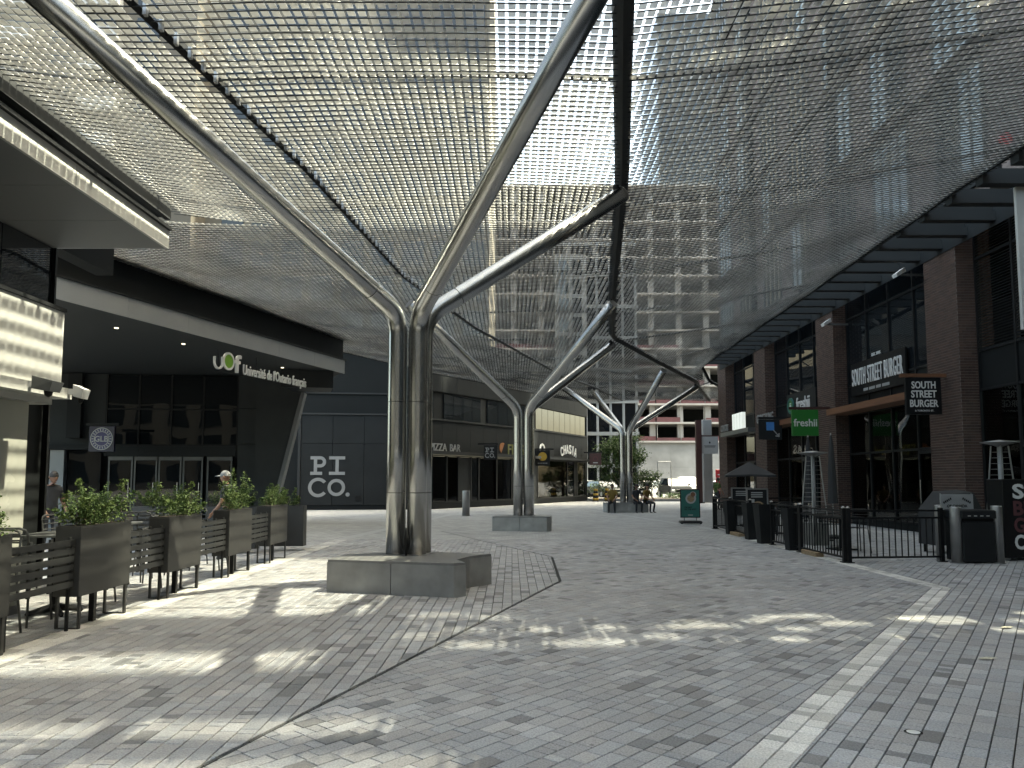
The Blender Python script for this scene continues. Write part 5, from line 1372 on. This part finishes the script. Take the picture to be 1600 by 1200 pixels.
    B_.add(hv, hf, 0)
    for s in (-1, 1):
        B_.tube([(hc.x + s * .074, hc.y + .012, hc.z - .03), (hc.x + s * .086, hc.y + .02, hc.z), (hc.x + s * .076, hc.y + .012, hc.z + .03)], [.008, .014, .01], 6, mi=0)
        B_.tube([(hc.x + s * .031, hc.y - .084, hc.z + .012), (hc.x + s * .031, hc.y - .094, hc.z + .012)], .010, 8, mi=4)
    B_.tube([(hc.x - .022, hc.y - .094, hc.z - .062), (hc.x + .022, hc.y - .094, hc.z - .062)], .005, 5, mi=5)
    t = thing('person', label, 'person', loc, rz); t.scale = (S, S, S)
    o = B_.build('body', mats + ['hair', 'dull_red'], t, smooth=True); o.data.polygons.foreach_set('use_smooth', [True] * len(o.data.polygons))
    if hair or cap:
        q = MB(); vs2 = []; fs2 = []
        for j in range(7):
            th = (PI * .5 if cap else PI * .56) * j / 6
            for i in range(18):
                ph = 2 * PI * i / 18
                back = .14 * max(0, math.sin(ph)) if not cap else 0
                z = math.cos(th + back * (j / 6) * 3) ; r_ = math.sin(th + back * (j / 6) * 1)
                k = 1.10
                vs2.append((hc.x + r_ * math.cos(ph) * .078 * k, hc.y + .004 + r_ * math.sin(ph) * .100 * k, hc.z + .02 + z * .112 * (1.02)))
        for j in range(6):
            for i in range(18): a, b2 = j * 18 + i, j * 18 + (i + 1) % 18; fs2.append((a + 18, b2 + 18, b2, a))
        q.add(vs2, fs2)
        o2 = q.build('cap' if cap else 'hair', 'cap_cloth' if cap else 'hair', t, smooth=True)
        if cap:
            br = MB(); vs3 = []
            for i in range(9):
                a = PI + PI * i / 8
                vs3 += [(hc.x + .082 * math.cos(a), hc.y + .104 * math.sin(a), hc.z + .035), (hc.x + .078 * math.cos(a), hc.y - .02 + .20 * math.sin(a), hc.z + .012)]
            vs4 = [(x, y, z + .008) for x, y, z in vs3]; f3 = []
            for i in range(8):
                k = 2 * i; f3 += [(k, k + 2, k + 3, k + 1), (18 + k, 18 + k + 1, 18 + k + 3, 18 + k + 2), (k + 1, k + 3, 18 + k + 3, 18 + k + 1)]
            br.add(vs3 + vs4, f3); br.build('brim', 'cap_cloth', o2)
    return t
person('man in a pale cap and dark shirt looking down behind the terrace planters', (-5.72, 15.6, 0), R(-100), 'stand', ['skin', 'shirt_dark', 'trousers', 'shoe'], 1.76, cap=True)
person('man in dark clothes standing by the corner of the pale wall', (-9.75, 16.3, 0), R(60), 'stand', ['skin_dark', 'shirt_dark', 'trousers', 'shoe'], 1.76)
person('person in a yellow top sitting on the left of the farthest plinth', (4.95, 38.05, -.05), R(-15), 'sit', ['skin_dark', 'shirt_yellow', 'trousers', 'shoe'])
person('person in dark clothes sitting on the right of the farthest plinth', (6.15, 38.15, -.05), R(10), 'sit', ['skin_dark', 'shirt_dark', 'trousers', 'shoe'])
person('person with a yellow and black top at the right end of the farthest plinth', (6.68, 38.3, -.05), R(35), 'sit', ['skin', 'shirt_yellow', 'trousers', 'shoe'])
person('person in a green top standing by the far end of the brick building', (10.9, 41.0, 0), R(120), 'stand', ['skin', 'leaf_box', 'trousers', 'shoe'], 1.7)

# ================================================================== FAR THINGS
def car(label, loc, rz, paint, L_=4.6, Wd=1.86, H_=1.5, kind='car'):
    """front faces local -y"""
    t = thing('parked_car', label, 'car' if kind != 'pickup' else 'pickup', loc, rz, 'vehicles parked beyond the passage')
    w = Wd / 2; hood = H_ * .60; belt = H_ * .62
    prof = [(-L_ / 2, .30), (-L_ / 2 - .02, .62), (-L_ / 2 + .12, hood - .08), (-L_ / 2 + 1.15, hood + .05), (L_ / 2 - .55, belt + .06), (L_ / 2 - .02, belt - .02), (L_ / 2, .34)]
    m = MB(); n = len(prof)
    ws = [w * .93, w * .96, w * .92, w * .97, w * .97, w * .93, w * .93]
    vs = [(-ws[i], y, z) for i, (y, z) in enumerate(prof)] + [(ws[i], y, z) for i, (y, z) in enumerate(prof)]
    fs = [tuple(range(n)), tuple(range(2 * n - 1, n - 1, -1))] + [((i + 1) % n, i, n + i, n + (i + 1) % n) for i in range(n)]
    m.add(vs, fs); body = m.build('body', paint, t)
    yf, yr = -L_ / 2 + 1.05, (L_ / 2 - .35 if kind != 'pickup' else .75)
    rf, rr = yf + .75, yr - (.5 if kind == 'car' else .15)
    z0, z1 = belt + .0, H_ - .05
    g = MB(); g.add([(-w * .93, yf, z0), (w * .93, yf, z0), (w * .93, yr, z0), (-w * .93, yr, z0), (-w * .76, rf, z1), (w * .76, rf, z1), (w * .76, rr, z1), (-w * .76, rr, z1)], [(0, 1, 5, 4), (1, 2, 6, 5), (2, 3, 7, 6), (3, 0, 4, 7)])
    g.build('windows', 'glass_car', t)
    r = MB(); r.add([(-w * .77, rf - .02, z1), (w * .77, rf - .02, z1), (w * .77, rr + .02, z1), (-w * .77, rr + .02, z1), (-w * .70, rf + .12, H_), (w * .70, rf + .12, H_), (w * .70, rr - .08, H_), (-w * .70, rr - .08, H_)], [(0, 3, 2, 1), (4, 5, 6, 7), (0, 1, 5, 4), (1, 2, 6, 5), (2, 3, 7, 6), (3, 0, 4, 7)])
    r.build('roof', paint, t)
    for s in (-1, 1):
        MB().tube([(s * w * .935, yf, z0), (s * w * .765, rf, z1)], .035, 6).build('pillar', paint, t)
        MB().bbox(s * (w - .18) - .17, s * (w - .18) + .17, -L_ / 2 - .03, -L_ / 2 + .15, .58, .76, .02).build('headlight', 'lamp_lens', t)
        MB().box(s * (w + .09) - .09, s * (w + .09) + .09, yf + .25, yf + .37, z0 + .02, z0 + .17).build('mirror', paint, t)
        for yy in (-L_ / 2 + .85, L_ / 2 - .85):
            wl_ = MB().tube([(s * (w - .2), yy, .34), (s * (w + .01), yy, .34)], .34, 20).build('wheel', 'rubber', t)
            MB().tube([(s * (w - .02), yy, .34), (s * (w + .018), yy, .34)], .21, 14).build('rim', 'dull_steel', wl_)
    MB().bbox(-w * .55, w * .55, -L_ / 2 - .05, -L_ / 2 + .05, .55, .78, .015).build('grille', 'black_metal', t)
    MB().bbox(-w * .94, w * .94, -L_ / 2 - .07, -L_ / 2 + .1, .28, .50, .03).build('bumper', 'charcoal', t)
    MB().box(-.17, .17, -L_ / 2 - .085, -L_ / 2 - .071, .36, .47).build('number_plate', 'white_paint', t)
    return t
car('dark grey sport utility vehicle facing us in the car park', (14.75, 70, 0), R(4), 'car_dark', 4.7, 1.95, 1.78, 'suv')
car('white pickup right of the dark sport utility vehicle', (17.0, 75.5, 0), R(-3), 'car_white', 5.4, 2.0, 1.9, 'pickup')
car('white hatchback half hidden left of the dark sport utility vehicle', (14.0, 80, 0), R(-25), 'car_white', 4.2, 1.8, 1.5)
car('white saloon right of the pickup behind the poster stand', (20.9, 76.5, 0), R(5), 'car_white', 4.6, 1.85, 1.46)
car('black car with bright windscreen left of the bush', (8.35, 70.5, 0), R(20), 'car_black', 4.7, 1.9, 1.52)
car('silver car behind the black car at the corner of the left shops', (7.4, 74.6, 0), R(75), 'car_silver', 4.5, 1.8, 1.55)
car('white car at the edge of the brick building beside the red sign', (23.4, 74, 0), R(-10), 'car_white', 4.6, 1.85, 1.55)
car('white van at the back of the car park near the concrete wall', (17.0, 96, 0), R(85), 'car_white', 5.2, 2.0, 2.0, 'suv')
car('silver estate car at the back of the car park', (25.0, 90, 0), R(80), 'car_silver', 4.6, 1.85, 1.5)
car('black estate car at the back of the car park behind the bush', (12.3, 92, 0), R(88), 'car_black', 4.6, 1.85, 1.5)

def tree(name, label, loc, h, rx, n, size, trunk_r, mname='leaf_tree', low=.28, cat='tree'):
    t = thing(name, label, cat, loc)
    tr = MB(); top = []
    tr.tube([(0, 0, 0), (.05, .02, h * .3), (-.03, .05, h * .6)], [trunk_r, trunk_r * .75, trunk_r * .35], 10)
    for k in range(12):
        a = k * 2.4; zb = h * random.uniform(.15, .5); L2 = rx * random.uniform(.6, 1.0)
        e = (L2 * math.cos(a), L2 * math.sin(a), zb + h * random.uniform(.15, .45)); top.append(e)
        tr.tube([(0.02, 0.02, zb), (e[0] * .5, e[1] * .5, (zb + e[2]) / 2 + .1), e], [trunk_r * .45, trunk_r * .25, .012], 6)
    top.append((0, 0, h * .85))
    tr.build('trunk', 'bark', t)
    P = []
    cl = []
    for e in top:
        for q in range(4): cl.append((e[0] + random.gauss(0, rx * .2), e[1] + random.gauss(0, rx * .2), min(h * .97, max(h * low, e[2] + random.gauss(0, h * .1)))))
    for c in cl:
        s_ = random.uniform(.12, .24) * rx + .1
        for i in range(n // len(cl)): P.append((c[0] + random.gauss(0, s_), c[1] + random.gauss(0, s_), c[2] + random.gauss(0, s_ * .6)))
    link('crown', leaf_cloud(P, size, mname, name='crown'), t)
    return t
tree('small_tree', 'bushy green tree behind the farthest steel column', (8.6, 60.5, 0), 5.0, 1.25, 9000, .18, .10, low=.12)
tree('shrub', 'dark green shrub right of the farthest steel column', (10.7, 61.5, 0), 2.4, .75, 3000, .15, .05, low=.1, cat='shrub')
tree('shrub', 'low grassy shrub left of the tree beside the striped drums', (7.4, 62.0, 0), 1.3, 1.0, 900, .16, .03, low=.1, cat='shrub')
tree('shrub', 'low green shrub at the foot of the signpost end of the planting bed', (13.2, 63.5, 0), 0.35, 1.0, 700, .10, .03, low=.08, cat='shrub')
bd = MB(); bd.prism([(6.2, 59), (13.0, 59.5), (15.5, 64), (9, 66), (6.4, 64)], -.03, .10); o = tag(bd.build('planting_bed', 'soil'), kind='structure'); o['label'] = 'raised planting bed around the far tree'; o['category'] = 'planting bed'
kb = [(6.2, 59), (13.0, 59.5), (15.5, 64), (9, 66), (6.4, 64)]
for i in range(5):
    a, b2 = kb[i], kb[(i + 1) % 5]; d = Vector((b2[0] - a[0], b2[1] - a[1])); MB((a[0], a[1], math.atan2(d.y, d.x))).box(0, d.length, -.15, -.002, -.03, .13).build('kerb', 'concrete', o)
def drum(loc, label):
    t = thing('striped_drum', label, 'traffic drum', loc, 0, 'yellow and black striped drums')
    z = .0; rr_ = .27
    MB().lathe([(.28, 0), (.28, .06), (.23, .08)], n=18).build('foot', 'rubber', t)
    for i in range(5):
        r0 = .22 - i * .018; MB().lathe([(r0, .081 + i * .17), (r0 - .004, .265 + i * .17)], n=18).build('stripe', 'yellow' if i % 2 == 0 else 'black_metal', t, smooth=True)
drum((6.25, 57.6, 0), 'yellow and black striped drum nearest the left shops'); drum((7.2, 58.3, 0), 'yellow and black striped drum at the foot of the far tree')
gp = thing('goal_frame', 'thin grey pipe frame in the car park left of the dark vehicle', 'frame', (12.6, 66.5, 0))
for x in (0, 1.15): MB().tube([(x, 0, 0), (x, 0, 3.2)], .045, 8).build('post', 'dull_steel', gp)
MB().tube([(0, 0, 3.18), (1.15, 0, 3.18)], .035, 8).build('crossbar', 'dull_steel', gp)
pt = thing('sign_post', 'tall brown steel post with white sign beside the brick building', 'post', (13.0, 53.5, 0))
MB().box(-.19, .19, -.15, .15, 0, 5.75).build('post', 'dark_red', pt); MB().box(-.3, .3, -.25, .25, -.02, .06).build('foot', 'charcoal', pt)
MB().box(.19, 1.35, -.06, .06, 3.42, 4.62).build('sign_panel', 'sign_grey', pt); MB().box(.19, 1.4, -.07, .07, 4.63, 4.70).build('sign_cap', 'dark_red', pt)
for z, w_ in ((3.95, .4), (3.87, .36)): MB().box(.77 - w_, .77 + w_, -.066, -.061, z, z + .035).build('small_letter', 'charcoal', pt)
MB().lathe([(.01, 4.12), (.06, 4.2), (.01, 4.28)], .77, -.062, 8).build('mark', 'charcoal', pt)
cc = thing('concrete_column', 'pale concrete column behind the brown sign post', 'column', (13.95, 55, 0)); MB().bbox(-.32, .32, -.3, .3, 0, 5.9, .03).build('shaft', 'concrete', cc)
rs = thing('red_pylon_sign', 'stacked red sign panels beyond the end of the brick building', 'sign', (17.2, 63.5, 0))
for i, (z0, z1) in enumerate(((.5, 1.25), (1.3, 1.75), (1.8, 2.45))): MB().bbox(-.4, .4, -.06, .06, z0, z1, .01).build('panel', 'red_paint', rs); MB().box(-.25, .25, -.066, -.061, z0 + .2, z0 + .28).build('small_letter', 'white_paint', rs)
for x in (-.3, .3): MB().box(x - .04, x + .04, .061, .12, 0, 2.5).build('post', 'dull_steel', rs)
